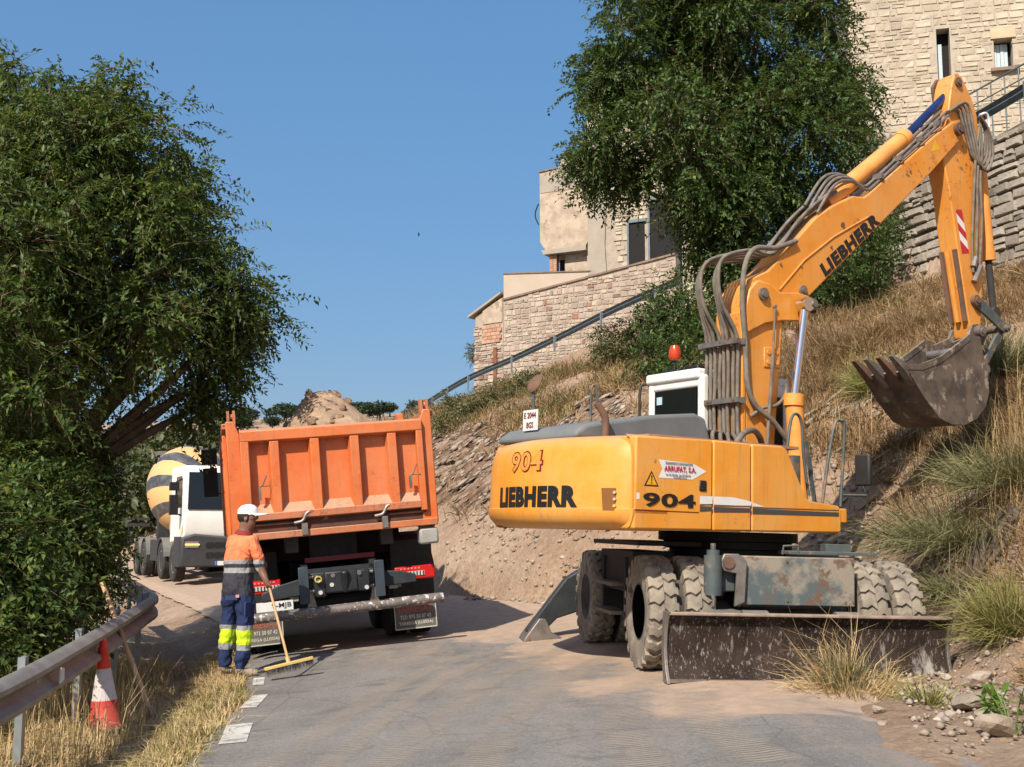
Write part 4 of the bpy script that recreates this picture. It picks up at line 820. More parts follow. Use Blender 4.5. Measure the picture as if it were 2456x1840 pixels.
# grab rails and mirror at the front step
for pts in ([(.42, .95, 1.6), (.54, .95, 2.17), (.63, .95, 2.47), (.71, .95, 2.50), (.77, .95, 2.42), (.70, .95, 1.6)], [(-.02, .88, 2.1), (.03, .88, 2.4), (.08, .88, 2.52), (.16, .88, 2.52), (.21, .88, 2.4), (.23, .88, 2.1), (.3, .88, 1.7)]):
    g = U_(); g.tube(smooth_path(pts, 5), .016, 8); g.obj('grab_rail', GRN, ex, smooth=50)
g = U_(); g.tube([(.70, .95, 1.72), (1.1, .95, 1.73), (1.06, .95, 1.82), (1.06, .95, 2.05)], .014, 8); mi2 = g.obj('mirror_arm', GRN, ex); g = U_(); g.box((1.06, .95, 2.0), (.05, .2, .34)); g.obj('mirror', BLK, mi2, bevel=.02)
g = U_(); g.box((.5, .55, 1.5), (.5, .9, .16)); g.obj('front_step', YEL, ex, bevel=.02)
g = U_(); g.bar((.62, .55, 2.3), (.75, .55, 1.65), .02, .05); g.box((.6, .4, 1.9), (.1, .08, .5)); g.obj('valve_guard', GRN, ex)
# slew ring and chassis
g = G(); g.lathe([(.50, .92), (.50, 1.02), (.62, 1.03), (.62, 1.12), (.68, 1.13), (.68, 1.2), (.74, 1.21), (.74, 1.305)], 40); g.obj('slew_ring', BLK, ex)
g = C_(); g.box((0, 0, .82), (1.0, 2.3, .34)); g.box((0, 0, .98), (1.35, 1.35, .06)); g.box((0, 1.35, .80), (.85, .5, .4)); g.box((0, -1.7, .80), (1.2, .5, .42)); g.obj('chassis', BLK, ex, bevel=.02)
for f_ in (1.27, -1.27):
    g = C_(); g.cyl((-1.2, f_, .53), (1.2, f_, .53), .11, n=14); g.tube([(-.2, f_, .53), (0, f_, .53), (.2, f_, .53)], [.12, .22, .12], 14); g.obj('axle', GRN, ex, smooth=40)
# wheels: dual tyres with offset lugs
def tyre_mesh():
    g = G(); n = 40; mt = Matrix.Rotation(R(90), 4, 'Y')
    g.lathe([(.27, -.115), (.30, -.125), (.42, -.135), (.485, -.125), (.502, -.10), (.507, 0), (.502, .10), (.485, .125), (.42, .135), (.30, .125), (.27, .115)], n, mt)
    nl = 22
    for sd in (-1, 1):
        for k in range(nl):
            a = 2 * math.pi * (k + (.5 if sd > 0 else 0)) / nl
            def P(th, r, x): return (x, r * math.cos(th), r * math.sin(th))
            da = 2 * math.pi / nl
            pts = []
            for (dt, x, r0, r1) in ((0, .0 * sd, .50, .53), (.30, .055 * sd, .50, .532), (.12, .10 * sd, .498, .53), (.18, .137 * sd, .44, .515)):
                pts.append((dt, x, r0, r1))
            w_ = .29
            rings = [[P(a + (dt - w_) * da, r0, x), P(a + (dt + w_) * da, r0, x), P(a + (dt + w_ * .8) * da, r1, x), P(a + (dt - w_ * .8) * da, r1, x)] for dt, x, r0, r1 in pts]
            g.loft(rings)
    me = g.mesh('tyre'); me.materials.append(RUB); shade(me, 30); return me
def rim_mesh():
    g = G(); mt = Matrix.Rotation(R(90), 4, 'Y')
    g.lathe([(.27, -.115), (.255, -.12), (.25, -.02), (.10, .02), (.10, .05), (.001, .05)], 28, mt); g.lathe([(.27, .115), (.255, .12), (.25, .0), (.001, .0)], 28, mt)
    for k in range(8): a = 2 * math.pi * k / 8; g.cyl((-.03, .17 * math.cos(a), .17 * math.sin(a)), (.03, .17 * math.cos(a), .17 * math.sin(a)), .016, n=6)
    me = g.mesh('rim'); me.materials.append(GRN); shade(me, 35); return me
TY, RI = tyre_mesh(), rim_mesh()
for f_ in (1.27, -1.27):
    for b_ in (-1.17, -.82, .86, 1.20):
        q = CHA(b_, f_, .53); rt = Matrix.Rotation(EY, 3, 'Z') @ Matrix.Rotation(random.uniform(0, 6), 3, 'X') @ Matrix.Rotation(R(180) if b_ > 0 else 0, 3, 'Z')
        t_ = mobj('tyre', TY, None, ex, q, rt.to_euler()); mobj('rim', RI, None, t_)
    for b_ in (-.995, 1.03):
        g = C_(); g.cyl((b_ - .05, f_, .53), (b_ + .05, f_, .53), .40, n=36); g.obj('wheel_spacer', RUBD, ex, smooth=40)
# dozer blade
prof = [(2.335, .03), (2.275, .10), (2.235, .20), (2.22, .30), (2.23, .42), (2.26, .51), (2.30, .575)]
g = C_(); g.loft([[(b_, f_, z) for f_, z in prof] + [(b_, f_ - .03, z) for f_, z in reversed(prof)] for b_ in np.linspace(-1.27, 1.29, 9)]); bl = g.obj('dozer_blade', mb, ex, smooth=50)
g = C_(); g.box((.01, 2.29, .585), (2.58, .10, .028)); g.obj('blade_top_edge', mat('worn blade edge', (.34, .25, .19), (.18, .13, .10), 7, .8), bl, bevel=.008)
g = C_(); g.bar((-1.28, 2.335, .022), (1.30, 2.335, .022), .03, .03); g.obj('cutting_edge', STL, bl)
for b_ in (-1.285, 1.305):
    g = C_(); g.prism([(2.37, .0), (2.30, .10), (2.26, .2), (2.245, .3), (2.255, .42), (2.29, .52), (2.35, .60), (2.20, .60), (2.15, .3), (2.22, .0)], b_ - .015, b_ + .015, 0); g.obj('blade_cheek', STL, bl, bevel=.004)
for b_ in (-.42, .45):
    g = C_(); g.bar((b_, 1.2, .5), (b_, 2.14, .30), .14, .12); g.cyl((b_ - .12, 2.05, .52), (b_ + .12, 2.05, .52), .09); g.obj('blade_arm', GRN, bl, bevel=.01)
fp = C_(); fp.box((.11, 1.72, .86), (1.10, .05, .45)); fpl = fp.obj('front_plate', PLT, ex, bevel=.012)
g = C_(); g.box((.1, 1.55, .80), (1.0, .3, .36)); g.obj('blade_frame', GRN, ex)
g = C_(); g.prism([(-.62, 1.10), (-.48, 1.10), (-.40, 1.03), (-.42, .66), (-.52, .62), (-.50, .92), (-.62, .94), (-.66, 1.02)], 1.76, 1.80); g.obj('lug_plate', STL, ex, bevel=.01)
g = C_(); g.cyl((-.58, 1.75, 1.02), (-.58, 1.82, 1.02), .055, n=16); g.obj('lug_pin', RUST, ex)
for b_ in (-.46, .0, .64):
    for z in (.68, 1.04):
        g = C_(); g.cyl((b_, 1.74, z), (b_, 1.755, z), .012, n=8); g.obj('bolt', RUST, fpl)
g = C_(); g.cyl((-.71, 1.75, .72), (-.71, 1.75, 1.08), .085, n=16); g.cyl((-.71, 1.75, 1.08), (-.71, 1.75, 1.13), .06, n=12); g.cyl((-.71, 1.75, 1.13), (-.71, 1.75, 1.19), .025, n=8); bc = g.obj('blade_cylinder', GRN, ex, smooth=40)
g = C_(); g.cyl((-.71, 1.75, .5), (-.71, 1.75, .72), .03, n=10); g.obj('piston_rod', CHR, bc); g = C_(); g.box((-.66, 1.72, .52), (.4, .3, .14)); g.box((-.58, 1.6, .9), (.2, .2, .3)); g.obj('blade_bracket', GRN, ex, bevel=.015)
g = C_(); g.box((.62, 1.2, 1.12), (.9, .3, .03)); g.box((.75, 1.1, 1.16), (.26, .14, .10)); g.tube([(.05, 1.5, 1.1), (.06, 1.5, 1.18), (.2, 1.5, 1.19), (.21, 1.5, 1.1)], .012); g.obj('deck_bracket', GRN, ex, bevel=.01)
# step box between the axles, camera side
g = C_(); g.box((-.98, -.1, .88), (.44, 1.5, .42)); g.box((-.9, -.1, 1.17), (.66, 2.1, .05)); g.box((-1.0, -.62, .72), (.46, .05, .6)); g.box((-1.0, .42, .72), (.46, .05, .6)); sb = g.obj('side_box', BLK, ex, bevel=.01)
for z in (.45, .74):
    g = C_(); g.box((-1.25, -.1, z), (.2, .92, .035)); g.obj('step', STL, sb)
g = C_(); g.box((1.0, -.1, .85), (.4, 1.5, .45)); g.obj('side_box', BLK, ex)
# stabilisers at the rear
for sd in (-1, 1):
    g = C_(); g.prism([(sd * .55, .95), (sd * 1.18, .84), (sd * 1.40, .70), (sd * 1.88, .06), (sd * 1.70, .02), (sd * 1.5, .22), (sd * 1.2, .32), (sd * .6, .6)], -2.12, -1.92); g_ = g.obj('stabiliser_leg', mat('blue black steel', (.018, .024, .028), (.010, .013, .015), 5, .5, dust=((.36, .29, .22), .12)), ex, bevel=.015)
    g = C_(); g.prism([(sd * 1.93, -.06), (sd * 1.45, -.03), (sd * 1.47, .01), (sd * 1.58, .05), (sd * 1.66, .22), (sd * 1.74, .22), (sd * 1.90, .0)], -2.24, -1.80); g.obj('stabiliser_foot', STL, g_, bevel=.01)
    g = C_(); g.cyl((sd * .8, -2.02, 1.0), (sd * 1.3, -2.02, .72), .05, n=12); g.obj('stabiliser_cylinder', BLUE, g_)
# ---------------------------------------------------------------- dump truck
ORG = paint('truck orange', (.68, .15, .026), (.57, .12, .022), (.52, .23, .11), (.16, .07, .04), chips=.61, rough=.5)
ORGW = paint('scuffed orange', (.60, .15, .04), (.42, .13, .05), (.40, .25, .17), (.08, .05, .035), scale=5, chips=.53, rough=.6, dusty=.8)
DKR = mat('dark rusty lip', (.14, .045, .025), (.06, .03, .022), 6, .8, spots=((.36, .20, .13), 12, .64))
CHS = mat('truck chassis', (.022, .03, .036), (.012, .016, .02), 6, .55, dust=((.30, .24, .18), .18))
PLS = mat('black plastic guard', (.02, .02, .021), (.013, .013, .013), 6, .55, dust=((.30, .24, .18), .08), bump=.15)
REDL = flat('red lens', (.55, .012, .012), .2); WLN = flat('clear lens', (.6, .56, .54), .25)
PIPE = mat('scraped bumper pipe', (.20, .17, .155), (.12, .10, .09), 9, .6, .2, spots=((.60, .56, .52), 16, .55))
FLAP = mat('mud flap', (.16, .145, .125), (.10, .09, .08), 4, .9)
TT = thing('dump_truck', 'orange dump truck seen from behind, tilted, with soil heaped in its bed', 'truck', (-2.02, 14.36, .165), (0, -.090, .251))
def T_(name, m, fn, par=None, bevel=0, smooth=0):
    g = G(); fn(g); return g.obj(name, m, par or TT, bevel=bevel, smooth=smooth)
bed = T_('bed', ORG, lambda g: (g.span(-1.25, -1.19, .0, 5.4, 1.5, 2.80), g.span(1.19, 1.25, .0, 5.4, 1.5, 2.80), g.span(-1.19, 1.19, .0, 5.4, 1.5, 1.58), g.span(-1.19, 1.19, 5.34, 5.4, 1.58, 3.05)), bevel=.01)
for k in range(6):
    for sd in (-1, 1): T_('bed_rib', ORG, lambda g: g.box((sd * 1.275, .35 + k * .95, 2.12), (.05, .11, 1.25)), bed, .008)
for sd in (-1, 1):
    T_('top_rail', ORGW, lambda g: g.box((sd * 1.235, 2.7, 2.83), (.13, 5.4, .07)), bed, .01)
    T_('corner_post', ORG, lambda g: g.prism([(sd * 1.255, 1.46), (sd * 1.255, 2.88), (sd * 1.16, 2.88), (sd * 1.10, 2.72), (sd * 1.06, 1.46)], -.10, .06), bed, .012)
    T_('tailgate_hinge', ORGW, lambda g: (g.box((sd * 1.22, -.02, 2.92), (.03, .14, .18)), g.box((sd * 1.15, -.02, 2.92), (.03, .14, .18)), g.cyl((sd * 1.14, -.03, 2.94), (sd * 1.235, -.03, 2.94), .035, n=10)), bed)
    T_('side_board_post', ORG, lambda g: g.box((sd * 1.20, 2.0, 2.92), (.08, .22, .2)), bed, .01)
tg = T_('tailgate', ORG, lambda g: g.span(-1.08, 1.10, -.035, .0, 1.60, 2.66))
T_('top_beam', ORG, lambda g: g.prism([(-.175, 2.62), (-.175, 2.74), (-.13, 2.765), (.02, 2.765), (.02, 2.60), (-.13, 2.60)], -1.10, 1.12, 0), tg, .008)
for sd, a_, b_ in ((-1, -1.10, -1.0), (1, 1.04, 1.12)): T_('edge_beam', ORG, lambda g: g.span(a_, b_, -.17, -.03, 1.62, 2.62), tg, .01)
for t in (-.70, -.215, .27, .735): T_('rib', ORG, lambda g: g.prism([(t - .08, -.034), (t - .052, -.165), (t + .052, -.165), (t + .08, -.034)], 1.70, 2.605, 2), tg, .006)
T_('lower_ledge', ORGW, lambda g: g.prism([(-.03, 1.86), (-.17, 1.74), (-.17, 1.66), (-.03, 1.64)], -1.0, 1.04, 0), tg, .006)
T_('lower_lip', DKR, lambda g: g.span(-1.06, 1.12, -.09, -.02, 1.52, 1.66), tg)
for a_, b_ in ((-1.05, -.42), (.60, 1.1)): T_('lip_bar', DKR, lambda g: g.cyl((a_, -.11, 1.61), (b_, -.11, 1.61), .018, n=8), tg)
T_('bottom_flange', ORGW, lambda g: g.span(-1.22, 1.24, -.14, .0, 1.43, 1.515), tg, .01)
for t in (-.40, .575):
    T_('latch_hook', STL, lambda g: (g.tube(smooth_path([(t - .12, -.15, 1.60), (t - .02, -.16, 1.62), (t + .03, -.16, 1.70), (t + .07, -.16, 1.72)], 4), .02, 8), g.box((t, -.15, 1.52), (.07, .06, .14))), tg)
for t, mir_ in ((-.90, 1), (.93, -1)):
    T_('tarp_hook', STL, lambda g: (g.box((t, -.15, 1.98), (.03, .03, .16)), g.tube([(t, -.16, 2.06), (t + .04, -.17, 2.09), (t + .09, -.17, 2.20)], .008, 6), g.tube([(t, -.16, 2.07), (t + .13, -.17, 2.07)], .008, 6)), tg)
T_('side_marker_box', mat('grey box', (.36, .34, .31), None, 4, .6), lambda g: (g.box((1.12, .0, 1.30), (.24, .22, .20)), g.box((1.12, .05, 1.42), (.2, .18, .06))), None, .03)
T_('side_marker_box', mat('grey box', (.36, .34, .31), None, 4, .6), lambda g: g.box((-1.05, .05, 1.34), (.2, .18, .14)), None, .02)
# chassis
ch = T_('chassis_frame', CHS, lambda g: (g.span(-.46, -.38, .15, 8.0, .78, 1.08), g.span(.38, .46, .15, 8.0, .78, 1.08), g.span(-.46, .46, .15, .26, .72, 1.02), g.span(-.5, .5, 2.5, 2.7, .8, 1.1), g.span(-.3, .3, .6, 4.5, 1.08, 1.46)))
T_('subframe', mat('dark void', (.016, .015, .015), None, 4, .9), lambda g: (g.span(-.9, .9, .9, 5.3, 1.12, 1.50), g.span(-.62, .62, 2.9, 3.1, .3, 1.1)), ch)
for t in (-.55, .62): T_('hinge_block', mat('oily dark steel', (.06, .05, .042), (.03, .026, .022), 6, .6), lambda g: g.box((t, .2, 1.34), (.16, .2, .2)), ch, .01)
T_('red_marker_strip', flat('red strip', (.30, .014, .02), .4), lambda g: g.box((.06, .5, 1.12), (.88, .03, .06)), ch)
T_('coupling_plate', CHS, lambda g: (g.box((0, .06, .84), (.84, .08, .26)), g.prism([(-.42, .93), (-.75, .86), (-.95, .78), (-.95, .68), (-.42, .72)], .1, .15), g.prism([(.42, .93), (.75, .90), (.95, .84), (.95, .74), (.42, .72)], .1, .15)), ch, .012)
T_('hitch_block', mat('hitch metal', (.03, .033, .037), (.017, .018, .02), 6, .5, .3), lambda g: (g.box((0, -.03, .85), (.40, .14, .26)), g.box((-.26, -.03, .82), (.14, .12, .28)), g.box((.27, -.03, .84), (.16, .12, .26)), g.cyl((.04, -.05, .72), (.04, -.14, .98), .05, n=10)), ch, .02)
T_('hitch_pipe', STL, lambda g: (g.cyl((-.4, .0, .93), (.4, .0, .93), .022, n=8), g.cyl((-.4, .0, .76), (.4, .0, .76), .022, n=8)), ch)
for t, z in ((-.26, .74), (.30, .75), (-.1, .93), (.22, .93), (-.12, .82), (-.28, .88)): T_('coupling_socket', flat('pale fitting', (.55, .55, .52)) if z < .9 else STL, lambda g: g.cyl((t, -.11, z), (t, -.085, z), .026, n=12), ch)
T_('hose_coil', flat('yellow coil', (.55, .45, .1)), lambda g: g.tube([(-.28 + .04 * math.cos(i), -.1 - .004 * i, .9 + .035 * math.sin(i)) for i in range(14)], .009, 6), ch)
for t in (-.46, .46): T_('buffer_post', mat('blue grey steel', (.04, .055, .072), (.025, .036, .048), 6, .5), lambda g: (g.span(t - .035, t + .05, -.08, .06, .62, 1.06), g.span(t - .05, t + .07, -.09, -.07, .62, 1.06)), ch, .008)
for t in (-.36, .40): T_('bumper_bracket', STL, lambda g: g.prism([(t - .07, .5), (t + .07, .5), (t + .02, .74), (t - .02, .74)], .0, .06), ch)
T_('rear_bumper', PIPE, lambda g: g.cyl((-1.24, .0, .50), (1.25, .0, .525), .062, n=18), None, 0, 40)
for sd in (-1, 1):
    li = T_('tail_light', REDL, lambda g: g.box((sd * .965, .28, .85), (.52, .08, .17)), None, .02)
    T_('lens_panel', WLN, lambda g: (g.box((sd * .90, .235, .84), (.36, .012, .055)),), li)
    for k in range(9): T_('lens_bar', LBLK, lambda g: g.box((sd * (.745 + k * .04), .227, .84), (.014, .006, .05)), li)
    for k in range(6): T_('led', flat('pink led', (.7, .3, .28)), lambda g: g.box((sd * (.79 + k * .045), .238, .905), (.022, .006, .016)), li)
    T_('light_bracket', STL, lambda g: g.box((sd * .72, .3, .74), (.12, .06, .1)), li)
    for yy in (1.3, 2.65): T_('mudguard', PLS, lambda g: g.lathe([(.63, -.31), (.66, -.31), (.66, .31), (.63, .31)], 16, Matrix.Translation((sd * 1.0, yy, .54)) @ Matrix.Rotation(R(90), 4, 'Y'), R(100), R(250)), None, 0, 30)
    T_('guard_apron', PLS, lambda g: g.prism([(.62, 1.0), (.58, 1.26), (.72, 1.33), (1.4, 1.36), (1.4, 1.30), (.75, 1.26), (.66, 1.0), (.66, .40), (.62, .40)], sd * .72, sd * 1.26, 0), None)
    fl = T_('mud_flap', FLAP, lambda g: g.span(min(sd * .70, sd * 1.24), max(sd * .70, sd * 1.24), .50, .515, .13, .46), None, .004)
    T_('flap_border', flat('flap edging', (.55, .55, .47), .6), lambda g: (g.box((sd * .97, .496, .138), (.54, .006, .012)), g.box((sd * .704, .496, .29), (.01, .006, .30)), g.box((sd * 1.236, .496, .29), (.01, .006, .30))), fl)
    of = lambda z0: (lambda x, z, o: (sd * .97 + x, .498 - o, z0 + z))
    lettering('lettering', 'FABREGAT', .44, .085, of(.385), flat('faded red print', (.42, .10, .07)), fl, .02)
    lettering('lettering', 'TLF: 973 50 07 42', .40, .05, of(.285), flat('cream print', (.62, .60, .5)), fl, .015)
    lettering('lettering', 'TARREGA (LLEIDA)', .44, .05, of(.20), flat('cream print', (.62, .60, .5)), fl, .015)
pt = T_('licence_plate', flat('white plate', (.74, .73, .70), .4), lambda g: g.box((-.80, .12, .62), (.44, .012, .115)), None)
lettering('lettering', '9-MJB', .235, .075, lambda x, z, o: (-.72 + x, .112 - o, .62 + z), LBLK, pt, .01)
for t, z in ((-.56, .70), (.66, .74)): T_('document_holder', mat('grey box', (.36, .34, .31), None, 4, .6), lambda g: g.box((t, .16, z), (.11, .05, .11)), None, .01)
# wheels
def road_tyre(rr=.52, wd=.28):
    g = G(); mt = Matrix.Rotation(R(90), 4, 'Y'); h = wd / 2; pr = [(.29, -h * .8), (.36, -h), (.47, -h), (rr - .015, -h * .88), (rr, -h * .7)]
    for x in (-.55, -.18, .18, .55): pr += [(rr, h * (x - .05)), (rr - .015, h * (x - .03)), (rr - .015, h * (x + .03)), (rr, h * (x + .05))]
    pr += [(rr, h * .7), (rr - .015, h * .88), (.47, h), (.36, h), (.29, h * .8)]; g.lathe(pr, 40, mt); me = g.mesh('tyre'); me.materials.append(RUBD); shade(me, 35); return me
def road_rim(m):
    g = G(); mt = Matrix.Rotation(R(90), 4, 'Y'); g.lathe([(.30, .11), (.27, .115), (.25, .03), (.12, -.02), (.11, .08), (.001, .08)], 24, mt)
    g.lathe([(.30, -.11), (.26, -.09), (.001, -.05)], 24, mt)
    for k in range(10): a = 2 * math.pi * k / 10; g.cyl((-.01, .17 * math.cos(a), .17 * math.sin(a)), (.05, .17 * math.cos(a), .17 * math.sin(a)), .017, n=6)
    me = g.mesh('rim'); me.materials.append(m); shade(me, 35); return me
RT, RRm = road_tyre(), road_rim(mat('rim metal', (.42, .40, .36), (.28, .26, .23), 7, .5, .3))
def wheel(par, x, y, z, rot=0):
    t_ = mobj('tyre', RT, None, par, (x, y, z), (random.uniform(0, 6), 0, math.pi if rot else 0)); mobj('rim', RRm, None, t_)
for y in (1.3, 2.65):
    for x in (-1.14, -.82, .82, 1.14): wheel(TT, x, y, .52, x < 0)
for x in (-1.05, 1.05): wheel(TT, x, 6.6, .52, x < 0)
for y in (1.3, 2.65, 6.6): T_('axle', CHS, lambda g: g.cyl((-1.0, y, .52), (1.0, y, .52), .1, n=10), ch)
# cab (only its mirrors show past the bed)
TCAB = mat('truck cab paint', (.62, .60, .57), None, 3, .4)
cb_ = T_('cab', TCAB, lambda g: (g.span(-1.22, 1.22, 5.75, 7.6, 1.0, 2.9), g.prism([(5.75, 2.9), (7.5, 2.9), (7.2, 3.1), (5.9, 3.1)], -1.2, 1.2, 0)), None, .06)
T_('windscreen', GLS, lambda g: g.span(-1.1, 1.1, 7.59, 7.61, 1.9, 2.75), cb_)
T_('mirror', flat('black plastic', (.015, .015, .015), .4), lambda g: (g.box((-1.46, 6.2, 2.42), (.24, .14, .50)), g.box((-1.46, 6.2, 2.86), (.26, .16, .26)), g.tube([(-1.2, 6.3, 2.2), (-1.44, 6.25, 2.25), (-1.44, 6.25, 3.0), (-1.2, 6.3, 3.05)], .02, 6)), cb_, .03)
T_('mirror', flat('black plastic', (.015, .015, .015), .4), lambda g: g.box((1.46, 6.2, 2.42), (.24, .14, .50)), cb_, .03)
# soil load
soilm = mat('dug soil', (.42, .29, .19), (.27, .18, .12), 3.5, 1, bump=1.0, bscale=14, spots=((.52, .40, .29), 9, .62), spec=.1)
def heap_h(x, y): return 2.68 + .76 * np.exp(-((x - .12) / .66) ** 2 - ((y - 2.5) / 1.1) ** 2) + fbm(x * 1.0, y, 2.2, 61) * .34 + fbm(x, y, 7, 63) * .16 - .14 * np.exp(-((x + .55) / .35) ** 2)
hs_ = sheet('soil_heap', np.linspace(-1.18, 1.18, 50), np.linspace(.03, 5.3, 90), heap_h, soilm)
hs_.location = TT.location; hs_.rotation_euler = TT.rotation_euler
tag(hs_, 'mound of brown soil and stones heaped in the orange truck bed', 'soil')
RKC = [rock_mesh(200 + k) for k in range(2)]
for k in range(70):
    x, y = random.uniform(-.9, 1.0), random.uniform(.3, 3.2); s_ = random.choice((.05, .07, .09, .13)); z = float(heap_h(np.array([x]), np.array([y]))[0])
    o = mobj('clod', RKC[k % 2], soilm, hs_, (x, y, z + s_ * .2), (random.uniform(0, 3), random.uniform(0, 3), random.uniform(0, 3)), (s_ * 1.3, s_, s_))
o = mobj('clod', RKC[1], soilm, hs_, (.0, 2.2, 3.36), (.3, .4, .2), (.26, .2, .18))
# ---------------------------------------------------------------- concrete mixer truck
mzx, mzy = -7.4, 30.6
MX = thing('concrete_mixer_truck', 'white concrete mixer truck with orange and grey striped drum facing the camera', 'truck', (mzx, mzy, RZ(mzx, mzy) - .01), (0, 0, R(206)))
def X_(name, m, fn, par=None, bevel=0, smooth=0):
    g = G(); fn(g); return g.obj(name, m, par or MX, bevel=bevel, smooth=smooth)
MW = mat('mixer cab white', (.80, .79, .74), (.74, .73, .68), 2, .35); MG = mat('mixer dark grey', (.035, .037, .04), (.025, .026, .03), 5, .55, dust=((.3, .25, .2), .3))
mc = X_('cab', MW, lambda g: (g.prism([(-1.95, 1.0), (-.10, 1.12), (-.0, 1.30), (-.03, 1.85), (-.20, 2.95), (-.30, 3.06), (-1.95, 3.06)], -1.20, 1.20, 0),), None, .06)
X_('windscreen', GLS, lambda g: g.add([(-1.10, -.005, 1.90), (1.10, -.005, 1.90), (1.06, -.185, 2.88), (-1.06, -.185, 2.88)], [(0, 1, 2, 3)]), mc)
for sd in (-1, 1): X_('side_window', GLS, lambda g: g.add([(sd * 1.204, -.25, 1.95), (sd * 1.204, -1.15, 1.95), (sd * 1.204, -1.15, 2.78), (sd * 1.204, -.38, 2.78)], [(0, 1, 2, 3)]), mc)
X_('driver_seat', LBLK, lambda g: g.box((.45, -.9, 2.1), (.45, .2, .8)), mc)
gr_ = X_('front_grille', MG, lambda g: (g.prism([(-1.24, .42), (1.24, .42), (1.24, 1.18), (.9, 1.28), (0, 1.20), (-.9, 1.28), (-1.24, 1.18)], -.35, .06),), mc, .05)
X_('bumper_side', MG, lambda g: (g.span(1.16, 1.25, -1.0, -.2, .42, 1.2), g.span(-1.25, -1.16, -1.0, -.2, .42, 1.2)), gr_)
for z in (.98, .72):
    for k in range(6): X_('grille_slot', LBLK, lambda g: g.prism([(-.62 + k * .21, z - .08), (-.46 + k * .21, z - .08), (-.42 + k * .21, z), (-.46 + k * .21, z + .08), (-.62 + k * .21, z + .08), (-.66 + k * .21, z)], .06, .066), gr_)
for sd in (-1, 1):
    hl = X_('headlight', flat('lamp glass', (.25, .22, .2), .15), lambda g: g.box((sd * .98, .065, 1.0), (.34, .03, .16)), gr_)
    X_('indicator', flat('amber glow', (1, .45, .06), .3, 0, 2.5), lambda g: g.box((sd * .97, .085, 1.0), (.36, .012, .035)), hl)
    X_('mirror', flat('black plastic', (.03, .03, .032), .4), lambda g: (g.box((sd * 1.42, -.25, 2.02), (.22, .14, .52)), g.box((sd * 1.42, -.25, 2.5), (.24, .14, .22)), g.tube([(sd * 1.2, -.3, 1.75), (sd * 1.36, -.25, 1.8), (sd * 1.36, -.25, 2.62), (sd * 1.2, -.3, 2.7)], .03, 6)), mc, .03)
X_('licence_plate', flat('white plate', (.74, .73, .70), .4), lambda g: (g.box((.12, .075, .52), (.5, .01, .11)),), gr_)
X_('plate_band', flat('plate blue', (.05, .12, .5)), lambda g: g.box((.345, .083, .52), (.045, .004, .11)), gr_)
X_('roof_beacon', flat('amber lamp', (.8, .5, .1), .3), lambda g: (g.cyl((.6, -.6, 3.06), (.6, -.6, 3.16), .06, n=10),), mc)
X_('hood_decal', flat('yellow decal', (.62, .42, .06)), lambda g: g.add([(1.203, -.05, 1.30), (1.203, -.4, 1.16), (1.203, -.25, 1.3), (1.203, -.05, 1.52)], [(0, 1, 2, 3)]), mc)
X_('chassis_frame', MG, lambda g: (g.span(-.45, -.37, -9, -.8, .8, 1.1), g.span(.37, .45, -9, -.8, .8, 1.1), g.span(-1.2, -.6, -5.2, -3.9, .5, 1.1), g.span(.6, 1.2, -5.2, -3.9, .5, 1.1)))
for y in (-3.3, -6.3, -7.7):
    for sx_ in (-1, 1): X_('mudguard', mat('grey green guard', (.12, .135, .13), None, 5, .6, dust=((.35, .3, .24), .5)), lambda g: g.lathe([(.60, -.17), (.63, -.17), (.63, .17), (.60, .17)], 14, Matrix.Translation((sx_ * 1.05, y, .54)) @ Matrix.Rotation(R(90), 4, 'Y'), R(100), R(260)))
X_('water_tank', mat('grey box', (.36, .34, .31), None, 4, .6), lambda g: g.cyl((.75, -3.0, 1.45), (.75, -2.3, 1.45), .3, n=16), None, .02)
X_('ladder_platform', MG, lambda g: (g.span(.8, 1.5, -8.6, -8.0, 1.5, 1.6), g.span(.8, 1.5, -8.6, -8.0, 1.7, 1.78), g.span(1.3, 1.4, -8.5, -8.3, .9, 1.6)))
for y in (-1.35, -3.3):
    for x in (-1.07, 1.07): wheel(MX, x, y, .52, x < 0)
for y in (-6.3, -7.7):
    for x in (-1.1, -.8, .8, 1.1): wheel(MX, x, y, .52, x < 0)
mdm, nt, p, oc = _new('striped drum')
sx = nt.nodes.new('ShaderNodeSeparateXYZ'); nt.links.new(oc, sx.inputs[0])
an = _math(nt, 'MULTIPLY', _math(nt, 'ARCTAN2', sx.outputs[1], sx.outputs[0]), 8 / (2 * math.pi)); fr = _math(nt, 'FRACT', _math(nt, 'ADD', _math(nt, 'ADD', an, _math(nt, 'MULTIPLY', sx.outputs[2], .42)), 10.15))
stc = _ramp(nt, fr, [(.0, (.05, .052, .055)), (.42, (.72, .42, .16))]); 
for n_ in nt.nodes:
    if n_.type == 'VALTORGB': n_.color_ramp.interpolation = 'CONSTANT'
nt.links.new(_mix(nt, _ramp(nt, _noise(nt, oc, 4, 7), [(.45, (0, 0, 0)), (.8, (.35, .35, .35))]), stc, (.5, .42, .33)), p.inputs['Base Color']); p.inputs['Roughness'].default_value = .5
g = G(); g.lathe([(.3, 0), (.66, .12), (1.05, .75), (1.27, 1.6), (1.32, 2.1), (1.26, 2.8), (1.0, 3.9), (.66, 4.9), (.58, 5.2), (.50, 5.2)], 48); dr = g.obj('drum', mdm, MX, smooth=40)
dr.location = (.12, -2.5, 2.02); dr.rotation_euler = (R(76), 0, 0)
X_('drum_front_stand', MG, lambda g: g.box((0, -2.5, 1.5), (1.2, .3, .9)), None, .02)
X_('drum_rear_stand', MG, lambda g: g.box((0, -7.2, 1.8), (1.4, .3, 1.5)), None, .02)
